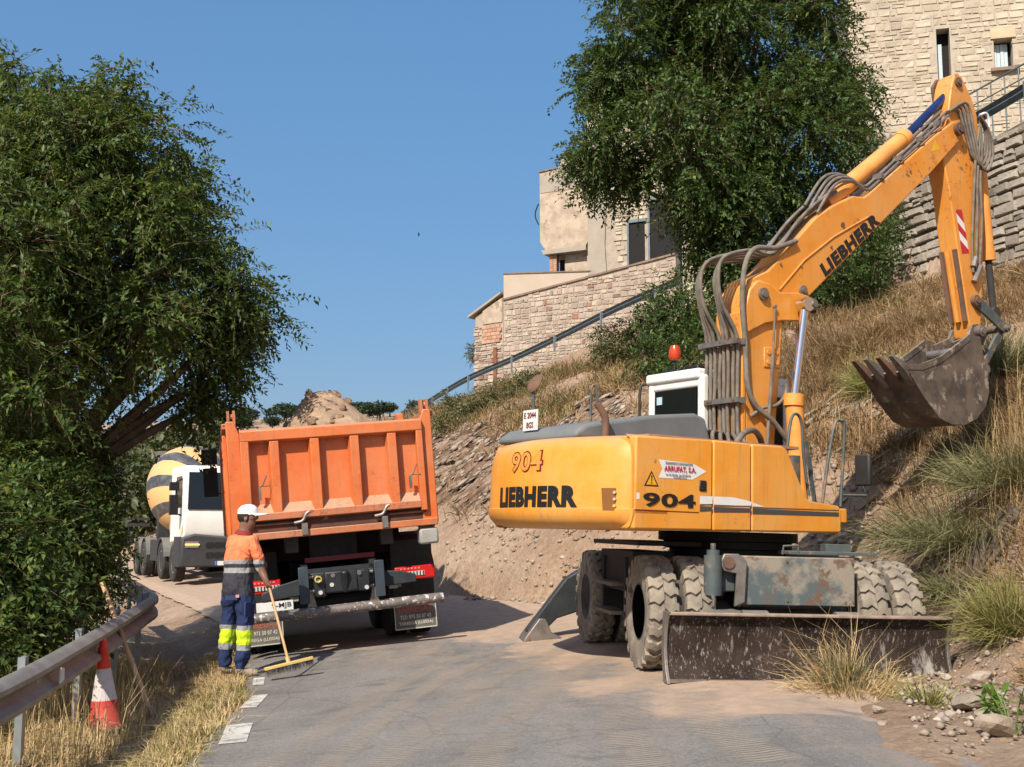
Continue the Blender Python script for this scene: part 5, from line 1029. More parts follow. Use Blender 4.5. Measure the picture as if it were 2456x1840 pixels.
X_('discharge_chute', MG, lambda g: g.prism([(-8.4, 3.3), (-7.3, 3.9), (-7.2, 3.75), (-8.2, 3.1)], -.5, .5, 0), None, .02)
X_('hopper', mat('grey hopper', (.30, .31, .31), None, 4, .6), lambda g: (g.lathe([(.35, 0), (.75, .55), (.78, .55), (.38, 0)], 20, Matrix.Translation((0, -8.0, 3.35)))), None)
# ---------------------------------------------------------------- worker
def skin_mesh(name, nodes, edges, levels=2):
    me = bpy.data.meshes.new(name); me.from_pydata([n[:3] for n in nodes], edges, []); ob = bpy.data.objects.new(name, me); COL.objects.link(ob)
    sk_ = ob.modifiers.new('skin', 'SKIN'); sk_.use_smooth_shade = True
    for i, n in enumerate(nodes):
        rx = n[3]; ry = n[4] if len(n) > 4 else rx; v = me.skin_vertices[0].data[i]; v.radius = (rx, ry); v.use_root = (i == 0)
    sb_ = ob.modifiers.new('sub', 'SUBSURF'); sb_.levels = levels; sb_.render_levels = levels
    dg = bpy.context.evaluated_depsgraph_get(); dg.update(); out = bpy.data.meshes.new_from_object(ob.evaluated_get(dg))
    bpy.data.objects.remove(ob); out.polygons.foreach_set('use_smooth', [True] * len(out.polygons)); return out
px_, py_ = -3.06, 13.12
pz_ = RZ(px_ + .1, py_)
PERS = thing('person', 'worker in orange hi-vis shirt, white cap and navy trousers sweeping beside the truck', 'person', (px_, py_, pz_)); PERS.scale = (1.05, 1.05, 1.05)
nodes = [(0, 0, .90, .165, .15), (.0, .01, 1.04, .17, .15), (.01, .01, 1.20, .185, .16), (.02, .01, 1.36, .19, .15), (.03, .01, 1.455, .11, .10), (.05, .015, 1.52, .062), (.075, .02, 1.60, .085, .088), (.085, .02, 1.68, .098, .09), (.08, .02, 1.755, .075)]
edges = [(i, i + 1) for i in range(8)]
def chain(start, pts):
    prev = start
    for q in pts: nodes.append(q); edges.append((prev, len(nodes) - 1)); prev = len(nodes) - 1
    return prev
chain(0, [(-.085, .06, .82, .105, .11), (-.10, .08, .62, .10), (-.115, .09, .46, .088), (-.135, .10, .26, .085), (-.15, .11, .12, .075), (-.155, .11, .055, .05), (-.06, .14, .04, .04)])
chain(0, [(.085, -.05, .82, .11, .11), (.095, -.05, .62, .10), (.10, -.05, .46, .09), (.085, -.055, .26, .082), (.065, -.06, .12, .075), (.06, -.06, .055, .052), (.15, -.04, .045, .046), (.245, -.02, .038, .036)])
ra = chain(3, [(.16, -.09, 1.41, .085), (.215, -.11, 1.30, .072), (.235, -.10, 1.17, .062), (.27, -.11, 1.09, .045), (.315, -.14, 1.02, .033), (.335, -.155, .98, .034)])
la = chain(3, [(-.10, .12, 1.41, .08), (-.06, .22, 1.28, .066), (.04, .24, 1.15, .055), (.17, .12, 1.16, .042), (.235, .0, 1.17, .033), (.255, -.03, 1.155, .032)])
# broom handle line
hA, hB = Vector((.20, .06, 1.33)), Vector((.64, -.45, .20)); hd_ = (hB - hA).normalized()
def hand(idx, hp, sgn):
    w_ = Vector(nodes[idx][:3]); ax = hd_; out_ = (w_ - hp); out_ -= ax * out_.dot(ax); out_.normalize(); sd = ax.cross(out_)
    for k in range(4):
        b = hp + ax * (.028 - k * .021) + out_ * .03; ln = (1, 1.1, 1.05, .85)[k]
        pr_ = chain(idx, [(*(b + sd * .012 * sgn), .010), (*(b + sd * .030 * sgn * ln - out_ * .03), .009), (*(b + sd * .018 * sgn - out_ * .055 * ln), .008)])
    b = hp + ax * .04 + out_ * .028; chain(idx, [(*(b - sd * .02 * sgn), .011), (*(b - sd * .026 * sgn - out_ * .035 + ax * .01), .009)])
t1 = (Vector(nodes[ra][:3]) - hA).dot(hd_); t2 = (Vector(nodes[la][:3]) - hA).dot(hd_)
p1_, p2_ = hA + hd_ * t1, hA + hd_ * t2
nodes[ra] = (*(p1_ + (Vector(nodes[ra][:3]) - p1_).normalized() * .035), .03); nodes[la] = (*(p2_ + (Vector(nodes[la][:3]) - p2_).normalized() * .035), .03)
hand(ra, p1_, 1); hand(la, p2_, -1)
# nose and chin
nodes.append((.185, .035, 1.655, .014)); edges.append((7, len(nodes) - 1)); nodes.append((.15, .03, 1.585, .03)); edges.append((6, len(nodes) - 1))
bm_ = skin_mesh('body', nodes, edges, 3)
co = np.array([v.co[:] for v in bm_.vertices]); nr = np.array([v.normal[:] for v in bm_.vertices])      # folds of the cloth
cloth = (co[:, 2] < 1.44) & (co[:, 2] > .09) & ~((co[:, 0] > .24) & (co[:, 2] > .9) & (co[:, 2] < 1.14)) & ~((co[:, 0] > .17) & (co[:, 2] > 1.1) & (co[:, 2] < 1.2))
fold = fbm(co[:, 0] * 1.0 + co[:, 1] * .7 + co[:, 2] * .5, co[:, 2] * 1.3 - co[:, 0] * .6, 9, 301, 3) * .040 + fbm(co[:, 0] + co[:, 1], co[:, 2] * 1.6, 26, 305, 2) * .012
co += nr * (fold * cloth)[:, None]; bm_.vertices.foreach_set('co', co.astype(np.float32).ravel()); bm_.update()
mcl, nt, p, oc = _new('work clothes')
sx = nt.nodes.new('ShaderNodeSeparateXYZ'); nt.links.new(oc, sx.inputs[0])
zf = _math(nt, 'DIVIDE', _math(nt, 'ADD', sx.outputs[2], _math(nt, 'MULTIPLY', _math(nt, 'SUBTRACT', _noise(nt, oc, 7, 3), .5), .02)), 2.0)
navy, gry, yl, org, slate, shoe = (.012, .026, .092), (.33, .33, .32), (.62, .86, .02), (.92, .24, .10), (.042, .038, .052), (.34, .27, .20)
rp = _ramp(nt, zf, [(0, shoe), (.04, navy), (.135, gry), (.165, yl), (.24, gry), (.262, navy), (.42, slate), (.538, gry), (.565, slate), (.585, gry), (.605, org)])
for n_ in nt.nodes:
    if n_.type == 'VALTORGB': n_.color_ramp.interpolation = 'CONSTANT'
rp = _mix(nt, 1, rp, _ramp(nt, _noise(nt, oc, 18, 5), [(.3, (.8, .8, .8)), (.7, (1.08, 1.08, 1.08))]), 'MULTIPLY')
nt.links.new(rp, p.inputs['Base Color']); p.inputs['Roughness'].default_value = .9
wav = nt.nodes.new('ShaderNodeTexNoise'); wav.inputs['Scale'].default_value = 9; wav.inputs['Distortion'].default_value = 1.2; mpp = nt.nodes.new('ShaderNodeMapping'); mpp.inputs['Scale'].default_value = (1, 1, .45); nt.links.new(oc, mpp.inputs[0]); nt.links.new(mpp.outputs[0], wav.inputs['Vector'])
nt.links.new(_bump(nt, wav.outputs['Fac'], .9, .05), p.inputs['Normal'])
SKN = flat('skin', (.22, .11, .07), .55); HAIR = flat('dark hair', (.02, .015, .012), .8)
bm_.materials.clear(); bm_.materials.append(mcl); bm_.materials.append(SKN)
fa = [Vector(nodes[i][:3]) for i in (ra, la)]
for pl in bm_.polygons:
    c_ = pl.center
    if c_.z > 1.515 or (c_.z < 1.14 and c_.z > .9 and c_.x > .245 and c_.y < .0) or (c_.x > .19 and c_.z < 1.26 and c_.z > 1.1 and c_.y > -.075 and c_.y < .1): pl.material_index = 1
body = link(bpy.data.objects.new('body', bm_), PERS)
g = G(); g.lathe([(.102, -.018), (.104, .02), (.095, .055), (.065, .085), (.03, .097), (.001, .10)], 24, Matrix.Translation((.078, .02, 1.705)) @ Matrix.Rotation(R(-6), 4, 'Y') @ Matrix.Diagonal((1.08, .95, 1, 1)))
cp = g.obj('cap', mat('white cap cloth', (.80, .76, .70), (.74, .70, .64), 14, .9), PERS, smooth=60)
g = G(); rings = []
for k in range(9):
    a = R(-62 + 124 * k / 8); rings.append([(.078 + .112 * math.cos(a), .02 + .105 * math.sin(a), 1.705 - .006), (.078 + .112 * math.cos(a) + .115 * math.cos(a) ** 1.2, .02 + .11 * math.sin(a), 1.70 - .02 * abs(math.sin(a))), (.078 + .112 * math.cos(a) + .115 * math.cos(a) ** 1.2, .02 + .11 * math.sin(a), 1.708 - .02 * abs(math.sin(a))), (.078 + .112 * math.cos(a), .02 + .105 * math.sin(a), 1.71)])
g.loft(rings); g.obj('cap_brim', MATS['white cap cloth'], cp, smooth=60)
g = G(); g.lathe([(.07, -.10), (.098, -.06), (.104, -.01), (.10, .0)], 24, Matrix.Translation((.068, .02, 1.70)), R(70), R(290)); g.obj('hair', HAIR, PERS, smooth=60)
g = G(); g.lathe([(.001, -.012), (.018, -.008), (.024, 0), (.018, .006), (.001, .003)], 12, Matrix.Translation((.075, -.078, 1.655)) @ Matrix.Rotation(R(80), 4, 'X') @ Matrix.Diagonal((.8, 1.3, 1, 1))); g.obj('ear', SKN, PERS, smooth=60)
for yy in (-.025, .065): g = G(); g.lathe([(.001, .012), (.010, .006), (.012, 0), (.010, -.006), (.001, -.012)], 10, Matrix.Translation((.168, yy, 1.675))); g.obj('eye', flat('eye white', (.7, .68, .65), .3), PERS, smooth=60)
g = G(); g.lathe([(.095, .0), (.085, .03), (.075, .05), (.08, .05), (.09, .03), (.10, 0)], 20, Matrix.Translation((.04, .012, 1.475)) @ Matrix.Rotation(R(8), 4, 'Y')); g.obj('collar', flat('dark red collar', (.25, .03, .03), .9), PERS, smooth=60)
g = G(); g.box((-.03, -.165, .82), (.13, .012, .05)); g.box((.14, -.148, .70), (.02, .10, .16), Matrix.Rotation(R(-25), 3, 'Z')); g.obj('trouser_pocket', flat('navy pocket', (.022, .04, .12), .9), PERS, bevel=.005)
g = G(); g.box((.035, -.172, .84), (.035, .006, .03)); g.obj('pocket_label', flat('pink label', (.6, .3, .25)), PERS)
# ---------------------------------------------------------------- broom
BR = thing('broom', 'long wooden push broom with grey bristles held by the worker', 'broom', (px_, py_, pz_)); BR.scale = (1.05, 1.05, 1.05)
WOOD = mat('pale wood', (.62, .38, .18), (.48, .28, .13), 8, .7, stretch=(1, 1, .2))
g = G(); g.tube([hA - hd_ * .12, hB], [.0125, .014], 10); g.obj('handle', WOOD, BR, smooth=50)
bd = Vector((.93, .37, .20)).normalized(); upv = Vector((0, 0, 1)); nn = bd.cross(upv).normalized(); upv = nn.cross(bd)
mrot = Matrix((bd, -nn, upv)).transposed(); bc_ = hB - upv * .02
g = G(); g.box(bc_, (.50, .06, .028), mrot); g.obj('broom_head', mat('yellow wood', (.66, .46, .16), None, 6, .6), BR, bevel=.004)
g = G(); g.cyl(bc_, bc_ - hd_ * .07, .022, n=12); g.obj('socket', mat('yellow wood', (.66, .46, .16), None, 6, .6), BR)
g = G()
for k in range(420):
    a, b = random.uniform(-.245, .245), random.uniform(-.028, .028); q = bc_ + bd * a - nn * b - upv * .014; e = q - upv * random.uniform(.06, .085) + bd * random.uniform(-.012, .012) - nn * (b * .6 + random.uniform(-.01, .01))
    s_ = Vector((random.uniform(-1, 1), random.uniform(-1, 1), 0)).normalized() * .003; g.add([q - s_, q + s_, e], [(0, 1, 2)])
o = g.obj('bristles', flat('grey bristle', (.10, .095, .085), .9), BR); o['kind'] = 'stuff'
# ---------------------------------------------------------------- cone and leaning pole
cx_, cy_ = -3.74, 10.95; cz_ = GZ(cx_, cy_)
CN = thing('traffic_cone', 'red and white traffic cone standing in dry grass before the guardrail', 'cone', (cx_, cy_, cz_ - .01), (R(2), R(-3), 0))
CR = mat('cone red plastic', (.58, .035, .02), (.45, .03, .02), 6, .5, dust=((.45, .33, .22), .3)); CWm = mat('cone white sleeve', (.66, .60, .58), (.5, .44, .42), 7, .6)
rad = lambda z: .155 - .125 * (z - .03) / .72
g = G(); g.lathe([(rad(.03) + .02, .03), (rad(.05), .05), (rad(.27), .27)], 28); g.obj('lower_band', CR, CN, smooth=50)
g = G(); g.lathe([(rad(.27) - .001, .27), (rad(.55) - .001, .55)], 28); g.obj('white_band', CWm, CN, smooth=50)
g = G(); g.lathe([(rad(.55), .55), (.042, .70), (.046, .705), (.046, .74), (.034, .75), (.034, .80), (.02, .82), (.001, .82)], 28); g.obj('upper_band', mat('cone bright red', (.78, .05, .025), (.66, .04, .02), 6, .45), CN, smooth=50)
g = G(); g.box((0, 0, .015), (.40, .40, .035)); g.obj('base', RUBD, CN, bevel=.012)
PO = thing('wooden_tool', 'wooden tool handle leaning over the guardrail beside the cone', 'tool', (-3.46, 11.55, GZ(-3.46, 11.55)))
q0, q1 = Vector((0, 0, -.03)), Vector((-4.40 + 3.46, 12.6 - 11.55, 1.06 - GZ(-3.46, 11.55)))
g = G(); g.tube([q0 + (q1 - q0) * .1, q0 + (q1 - q0) * .6, q1], [.024, .023, .026], 10); g.obj('handle', WOOD, PO, smooth=50)
g = G(); g.tube([q0, q0 + (q1 - q0) * .07, q0 + (q1 - q0) * .14], [.006, .024, .024], 8); g.obj('ferrule', STL, PO, smooth=50)
BI = thing('bird', 'tiny dark bird flying in the blue sky left of the house', 'bird', (-4.95, 60, 17.3)); BI.scale = (.45, .45, .45)
g = G(); g.tube([(-.2, 0, 0), (0, 0, .03), (.18, 0, .02)], [.01, .06, .015], 8); g.obj('body', LBLK, BI)
g = G(); g.add([(-.08, 0, .03), (.1, 0, .03), (-.05, -.1, .35), (-.08, 0, .03), (.1, 0, .03), (-.06, .12, -.28)], [(0, 1, 2), (3, 4, 5)]); g.obj('wing', LBLK, BI)
# ---------------------------------------------------------------- vegetation
def unit(a): return a / np.maximum(np.linalg.norm(a, axis=-1, keepdims=True), 1e-9)
def leaf_arrays(P, D, Nn, L, W, fold=.25):
    """rhombic folded leaves: P base, D axis, Nn rough normal"""
    D = unit(D); S = unit(np.cross(D, Nn)); Nn = np.cross(S, D); L = L[:, None]; W = W[:, None]
    a = P; m = P + D * L * .42; b = m + S * W * .5 + Nn * W * fold; c = P + D * L; d = m - S * W * .5 + Nn * W * fold
    V = np.stack([a, b, c, d], 1).reshape(-1, 3); i = np.arange(len(P))[:, None] * 4
    return V, np.concatenate([np.stack([i[:, 0], i[:, 0] + 1, i[:, 0] + 2], 1), np.stack([i[:, 0], i[:, 0] + 2, i[:, 0] + 3], 1)])
def crown(blobs, ntw, per, twl, L, W, droop, rs, shell=.55, sub_=0):
    """twigs scattered in overlapping blobs, leaves along each twig. returns leaf arrays, twig segments"""
    B = np.array(blobs, float)
    if sub_: d = unit(rs.normal(size=(len(B), sub_, 3))); c_ = B[:, None, :3] + d * B[:, None, 3:] * .72; r_ = B[:, None, 3:] * rs.uniform(.24, .46, (len(B), sub_, 1)); B = np.concatenate([np.concatenate([c_, r_], -1).reshape(-1, 6), B * np.array([1, 1, 1, .8, .8, .8])])
    wgt = (B[:, 3] * B[:, 4] * B[:, 5]) ** (2 / 3)
    if sub_: wgt[-len(blobs):] *= .45
    k = rs.choice(len(B), ntw, p=wgt / wgt.sum())
    d = unit(rs.normal(size=(ntw, 3))); r = shell + (1 - shell) * rs.random(ntw) ** .7; r *= rs.uniform(.82, 1.06, ntw)
    base = B[k, :3] + d * B[k, 3:] * r[:, None]
    tdir = unit(d + rs.normal(size=(ntw, 3)) * .55 + np.array([0, 0, -.15])); tl = twl * rs.uniform(.5, 1.3, ntw)
    ts = (np.arange(per) + .6) / per; T = np.repeat(ts[None], ntw, 0) + rs.uniform(-.04, .04, (ntw, per))
    P = base[:, None] + tdir[:, None] * (T * tl[:, None])[..., None]; P[..., 2] -= (droop * T ** 2 * tl[:, None])
    side = unit(np.cross(tdir, rs.normal(size=(ntw, 3)))); sgn = np.where(np.arange(per) % 2, 1., -1.)
    D = tdir[:, None] * .55 + side[:, None] * sgn[None, :, None] * .8 + np.array([0, 0, -droop * .9]) + rs.normal(size=(ntw, per, 3)) * .3
    Nn = np.array([0, 0, 1.]) + d[:, None] * .5 + rs.normal(size=(ntw, per, 3)) * .45
    n = ntw * per; V, F = leaf_arrays(P.reshape(-1, 3), D.reshape(-1, 3), Nn.reshape(-1, 3), L * rs.uniform(.6, 1.25, n), W * rs.uniform(.7, 1.2, n))
    end = base + tdir * tl[:, None]; end[:, 2] -= droop * tl
    return V, F, np.stack([base - d * B[k, 3:] * .25, base, end], 1)
def twig_mesh(name, S, r):
    """3-sided twigs through the three points of each row"""
    V, F = [], []; n = len(S); a = unit(S[:, 2] - S[:, 0]); x = unit(np.cross(a, np.array([.3, .5, .8]))); y = np.cross(a, x); out = []
    for j, k in enumerate((1, .8, .35)):
        for q in range(3): out.append(S[:, j] + (x * math.cos(2.094 * q) + y * math.sin(2.094 * q)) * r * k)
    V = np.stack(out, 1).reshape(-1, 3); i = np.arange(n)[:, None] * 9
    F = np.concatenate([i + np.array([[b + q, b + (q + 1) % 3, b + 3 + (q + 1) % 3, b + 3 + q]]) for b in (0, 3) for q in range(3)])
    return fast_mesh(name, V, F)
def leaf_mat(name, a, b, c, tr=.3): return island_mat(name, [(0, a), (.45, b), (.88, c), (.96, tuple(v * 1.25 for v in c)), (1, (c[0] * 2.2, c[1] * 1.5, c[2]))], .5, tr, .9, [(.3, (.72, .76, .72)), (.6, (1, 1, 1)), (.8, (1.2, 1.15, .95))], .35, objrand=False)
BARK = mat('bark', (.16, .125, .09), (.09, .07, .05), 6, .95, bump=.6, bscale=18)
TWIG = mat('twig', (.30, .21, .13), (.2, .14, .09), 6, .9)
def tree(name, label, cat, base, trunk_r, blobs, ntw, per, twl, L, W, droop, m, seed, limbs=True, group=None, leanc=None, shell=.55):
    rs = np.random.default_rng(seed); t = thing(name, label, cat, base, group=group); b0 = np.array(base)
    Bl = [(x - base[0], y - base[1], z - base[2], a, b, c) for x, y, z, a, b, c in blobs]
    V, F, S = crown(Bl, ntw, per, twl, L, W, droop, rs, shell, 9 if trunk_r > .06 else 0); me = fast_mesh('crown', V, F); me.materials.append(m)
    cr_ = link(bpy.data.objects.new('crown' if trunk_r > .06 else 'foliage', me), t)
    tm = twig_mesh('twigs', S[rs.random(len(S)) < .5], .006 if trunk_r > .06 else .004); tm.materials.append(TWIG); o = link(bpy.data.objects.new('twigs', tm), cr_); o['kind'] = 'stuff'
    C_m = np.mean([q[:3] for q in Bl], 0); g = G(); fork = Vector((C_m[0] * .35, C_m[1] * .35, C_m[2] * .45))
    g.tube(smooth_path([(0, 0, -.3), fork * .5 + Vector((.05, .03, 0)), fork], 4), [trunk_r * (1.25 - .5 * k / 8) for k in range(9)], 10); g.obj('trunk', BARK, t, smooth=50)
    for i, q in enumerate(Bl):
        e = Vector(q[:3]); md_ = fork.lerp(e, .5) + Vector((random.uniform(-.2, .2), random.uniform(-.2, .2), .15)) * (1 if trunk_r > .06 else .3)
        pth = smooth_path([fork, md_, e.lerp(md_, .1)], 5); n = len(pth)
        g = G(); g.tube(pth, [max(.008, trunk_r * .5 * (1 - .85 * k / (n - 1))) for k in range(n)], 6); g.obj('limb', BARK, t, smooth=50)
    return t
LM1 = leaf_mat('hackberry leaf', (.036, .070, .012), (.062, .108, .018), (.115, .160, .032), .28)
LM2 = leaf_mat('locust leaf', (.028, .062, .016), (.048, .095, .022), (.090, .142, .032), .26)
LM3 = leaf_mat('shrub leaf', (.036, .072, .014), (.062, .108, .020), (.112, .155, .032), .26)
def A(px, py, Y, r, ry=None, rz=None):   # blob: bearing and height seen at distance Y, radius in metres
    a, b = (px - 1228) / 2776, (920 - py) / 2776; c_, s_ = math.cos(R(7.33)), math.sin(R(7.33)); k = Y / (c_ - b * s_)
    return (a * k, Y, 1.6 + (s_ + b * c_) * k, r, ry or r, rz or r)
big = [A(120, 350, 14.8, 1.0), A(310, 400, 15.2, 1.0), A(60, 560, 14.2, 1.35), A(320, 640, 15, 1.35), A(490, 690, 15.6, .85), A(575, 760, 15.8, .55), A(450, 810, 16, .75), A(170, 850, 15, 1.0), A(50, 880, 13.6, 1.15), A(-160, 600, 15, 1.7), A(-140, 300, 15.5, 1.3), A(190, 290, 16.3, .85), A(420, 520, 16.5, .85), A(120, 640, 17, 1.6), A(540, 890, 16.2, .42), A(440, 950, 16.2, .42), A(510, 960, 16.4, .3), A(40, 270, 15, .8), A(250, 230, 15.4, .5), A(560, 690, 15.8, .4)]
tree('broadleaf_tree', 'large drooping broadleaf tree filling the left side behind the guardrail', 'tree', (-6.9, 15.6, GZ(-6.9, 15.6)), .24, big, 9500, 16, .50, .092, .043, .40, LM1, 3, shell=.35)
for i, (lab, bx, by, bl_, n_) in enumerate((
    ('dense green shrub at left frame edge overhanging the guardrail', -5.4, 10.7, [A(0, 1420, 11, .55), A(-110, 1300, 11, .7), A(80, 1470, 11.3, .3), A(-60, 1540, 10.4, .35)], 900),
    ('dark green shrub below the big tree, behind the wooden tool', -5.9, 13.2, [A(60, 1260, 13, .8), A(170, 1330, 13.6, .5), A(150, 1430, 13.4, .35), A(0, 1180, 13.2, .8)], 1300),
    ('leafy shrub beside the far bend of the guardrail', -5.9, 16.2, [A(165, 1150, 15.8, .62), A(215, 1290, 16.2, .34), A(110, 1080, 15.8, .7), A(245, 1390, 16.6, .22)], 1000))):
    tree('shrub', lab, 'shrub', (bx, by, GZ(bx, by)), .05, bl_, int(n_ * 1.6), 13, .45, .088, .042, .4, LM3, 20 + i, shell=.25)
rt = [A(1560, 110, 28, 1.9), A(1760, 60, 28.5, 2.3), A(1950, 130, 28.5, 1.7), A(1480, 320, 27.5, 1.35), A(1680, 310, 27.5, 2.2), A(1900, 330, 28, 2.0), A(2020, 230, 29, 1.0), A(1490, 430, 28, .75), A(1700, 500, 27.5, 1.35), A(1810, 500, 27.8, 1.6), A(1730, 620, 27.5, .85), A(1770, 640, 27.5, .9), A(1940, 480, 28.5, 1.1), A(1660, -140, 28, 2.2), A(1870, -140, 28.5, 2.1), A(1440, 210, 28, .9)]
rx_, ry_ = A(1740, 760, 28, 1)[:2]
tree('locust_tree', 'tall dark green tree on the slope in front of the stone house', 'tree', (rx_, ry_, GZ(rx_, ry_)), .26, rt, 11500, 15, .60, .13, .066, .4, LM2, 5, shell=.35)
for i, (lab, q, n_) in enumerate((
    ('dark ivy shrub at foot of the tall tree behind the excavator hoses', [A(1620, 770, 26.3, .85), A(1690, 820, 25.5, .6), A(1570, 860, 25.5, .45), A(1640, 880, 24.5, .5)], 1100),
    ('dark green bush against the dry stone wall behind the boom', [A(2060, 610, 27.5, .95), A(1990, 660, 26.5, .7), A(2110, 540, 28.3, .6)], 1000),
    ('yellow-green weedy bush at the end of the upper guardrail', [A(1470, 830, 31, .55), A(1540, 790, 31, .4)], 350),
    ('sprawling green bush on the slope behind the excavator mirror', [A(1200, 960, 33, .5), A(1130, 985, 33, .4), A(1270, 935, 34, .45)], 500),
    ('pale green bush on the slope right of the truck tailgate', [A(1060, 1060, 33, .42), A(1095, 1030, 35, .45)], 300),
    ('dry bush clinging to the corner of the stone outbuilding', [A(1142, 845, 60.5, .45)], 160),
    ('low green bush on the slope behind the cab beacon', [A(1500, 960, 20, .32), A(1470, 930, 22, .4)], 260))):
    c_ = q[0]; bz_ = GZ(c_[0], c_[1]); q = [(x, y, GZ(x, y) + .45 * r_ if i > 2 and y < 50 else max(z, GZ(x, y) + .25 * r_), r_, r2, r3) for x, y, z, r_, r2, r3 in q]
    tree('bush', lab, 'bush', (c_[0], c_[1], bz_), .04, q, n_, 12, .45, .10 if i < 2 else .09, .05, .2, LM2 if i < 2 else leaf_mat('dry bush leaf', (.07, .09, .03), (.11, .12, .045), (.17, .16, .07), .15), 40 + i, shell=.2)
# grass -------------------------------------------------------------
def blades(P, Hh, lean, wd, rs, bend=.5):
    n = len(P); az = rs.uniform(0, 2 * math.pi, n); D = np.stack([np.cos(az), np.sin(az), np.zeros(n)], 1) + lean; S = unit(np.stack([-D[:, 1], D[:, 0], np.zeros(n)], 1) + rs.normal(size=(n, 3)) * .2)
    Hh = Hh[:, None]; wd = wd[:, None]; b = rs.uniform(.2, 1.0, n)[:, None] * bend; U3_ = np.array([0, 0, 1.])
    m = P + U3_ * Hh * .55 + D * Hh * b * .3; t = P + U3_ * Hh * (1 - .35 * b) + D * Hh * b
    V = np.stack([P - S * wd, P + S * wd, m - S * wd * .8, m + S * wd * .8, t], 1).reshape(-1, 3); i = np.arange(n)[:, None] * 5
    return V, np.concatenate([i + np.array([[0, 1, 3]]), i + np.array([[0, 3, 2]]), i + np.array([[2, 3, 4]])])
def grass_mat(name, *c): return island_mat(name, [(k / (len(c) - 1), v) for k, v in enumerate(c)], .85, .18, .6, [(.3, (.7, .68, .66)), (.6, (1, 1, 1)), (.8, (1.12, 1.1, 1.05))], .2, objrand=False)
STRAW = grass_mat('straw grass', (.38, .25, .11), (.58, .42, .20), (.68, .53, .28), (.50, .33, .15), (.74, .60, .36))
BROWN = grass_mat('brown dry grass', (.24, .13, .065), (.38, .22, .11), (.48, .31, .15), (.30, .17, .09), (.52, .38, .21))
GREENG = grass_mat('greenish grass', (.16, .17, .05), (.28, .27, .08), (.42, .35, .14), (.22, .22, .07))
SAGE = grass_mat('broom stems', (.13, .14, .06), (.24, .24, .11), (.33, .30, .15), (.20, .16, .09), (.28, .29, .13))
def grass(name, label, pts, h, w_, m, rs, lean=(0, 0, 0), bend=.6):
    P = np.column_stack([pts[:, :2], HZ(pts[:, 0], pts[:, 1]) - .02]); n = len(P); lean = np.array(lean) + pts[:, 2:5]
    V, F = blades(P, rs.uniform(*h, n) * rs.uniform(.6, 1.1, n), lean, rs.uniform(*w_, n), rs, bend); me = fast_mesh(name, V, F); me.materials.append(m)
    return tag(link(bpy.data.objects.new(name, me)), label, 'grass', kind='stuff')
rs = np.random.default_rng(77)
def scatter(n, x0, x1, y0, y1, dens): 
    p_ = np.column_stack([rs.uniform(x0, x1, n), rs.uniform(y0, y1, n)]); return p_[rs.random(n) < dens(p_[:, 0], p_[:, 1])]
def fov(p_): return p_[(np.abs(p_[:, 0]) < .475 * p_[:, 1] + 1.2)]
def clump(p_, k, sd):
    p_ = fov(p_); o_ = rs.normal(size=(len(p_) * k, 2)); return np.column_stack([np.repeat(p_, k, 0) + o_ * sd, o_ * .45, np.zeros(len(o_))])
dLE = lambda x, y: pdist(x, y, LE)[0]
v1 = scatter(9000, -6.2, -1.9, 5.5, 16, lambda x, y: ((dLE(x, y) < -.12) & (dLE(x, y) > -3.0)) * np.clip(.75 - .6 * np.exp(-((dLE(x, y) + .8) / .22) ** 2), 0, 1))
grass('verge_grass', 'dry straw grass on the left verge below the guardrail', clump(v1, 10, .07), (.08, .22), (.0025, .005), STRAW, rs, bend=1.7)
v2 = scatter(800, -6.0, -2.4, 5.5, 15, lambda x, y: ((dLE(x, y) < -1.0) & (dLE(x, y) > -2.4)) * 1.)
grass('tall_verge_grass', 'tall dry stalks around guardrail posts and cone', clump(v2, 5, .05), (.35, .75), (.002, .004), STRAW, rs, bend=.45)
v3 = scatter(5200, -4.2, -1.9, 6, 13.5, lambda x, y: ((dLE(x, y) < -.05) & (dLE(x, y) > -.75)) * (vnoise(x, y, 1.2, 5) > .42))
grass('green_verge_grass', 'flattened greenish grass along the road edge', clump(v3, 6, .05), (.06, .16), (.002, .004), GREENG, rs, bend=1.6)
def hill_d(x, y):
    dt, _ = pdist(x, y, TOE); dp, _ = pdist(x, y, TOP); n_ = vnoise(x, y, .5, 71)
    bare = np.maximum(shale_mask(x, y, dt), sstep(1.9, 1.2, dt) * sstep(14, 16, y))          # shale face
    return (dt > .5) * (dp < -.8) * np.clip((n_ - .12) * 2.6, .10, 1) * (1 - .94 * bare) * sstep(.4, 1.3, dt)
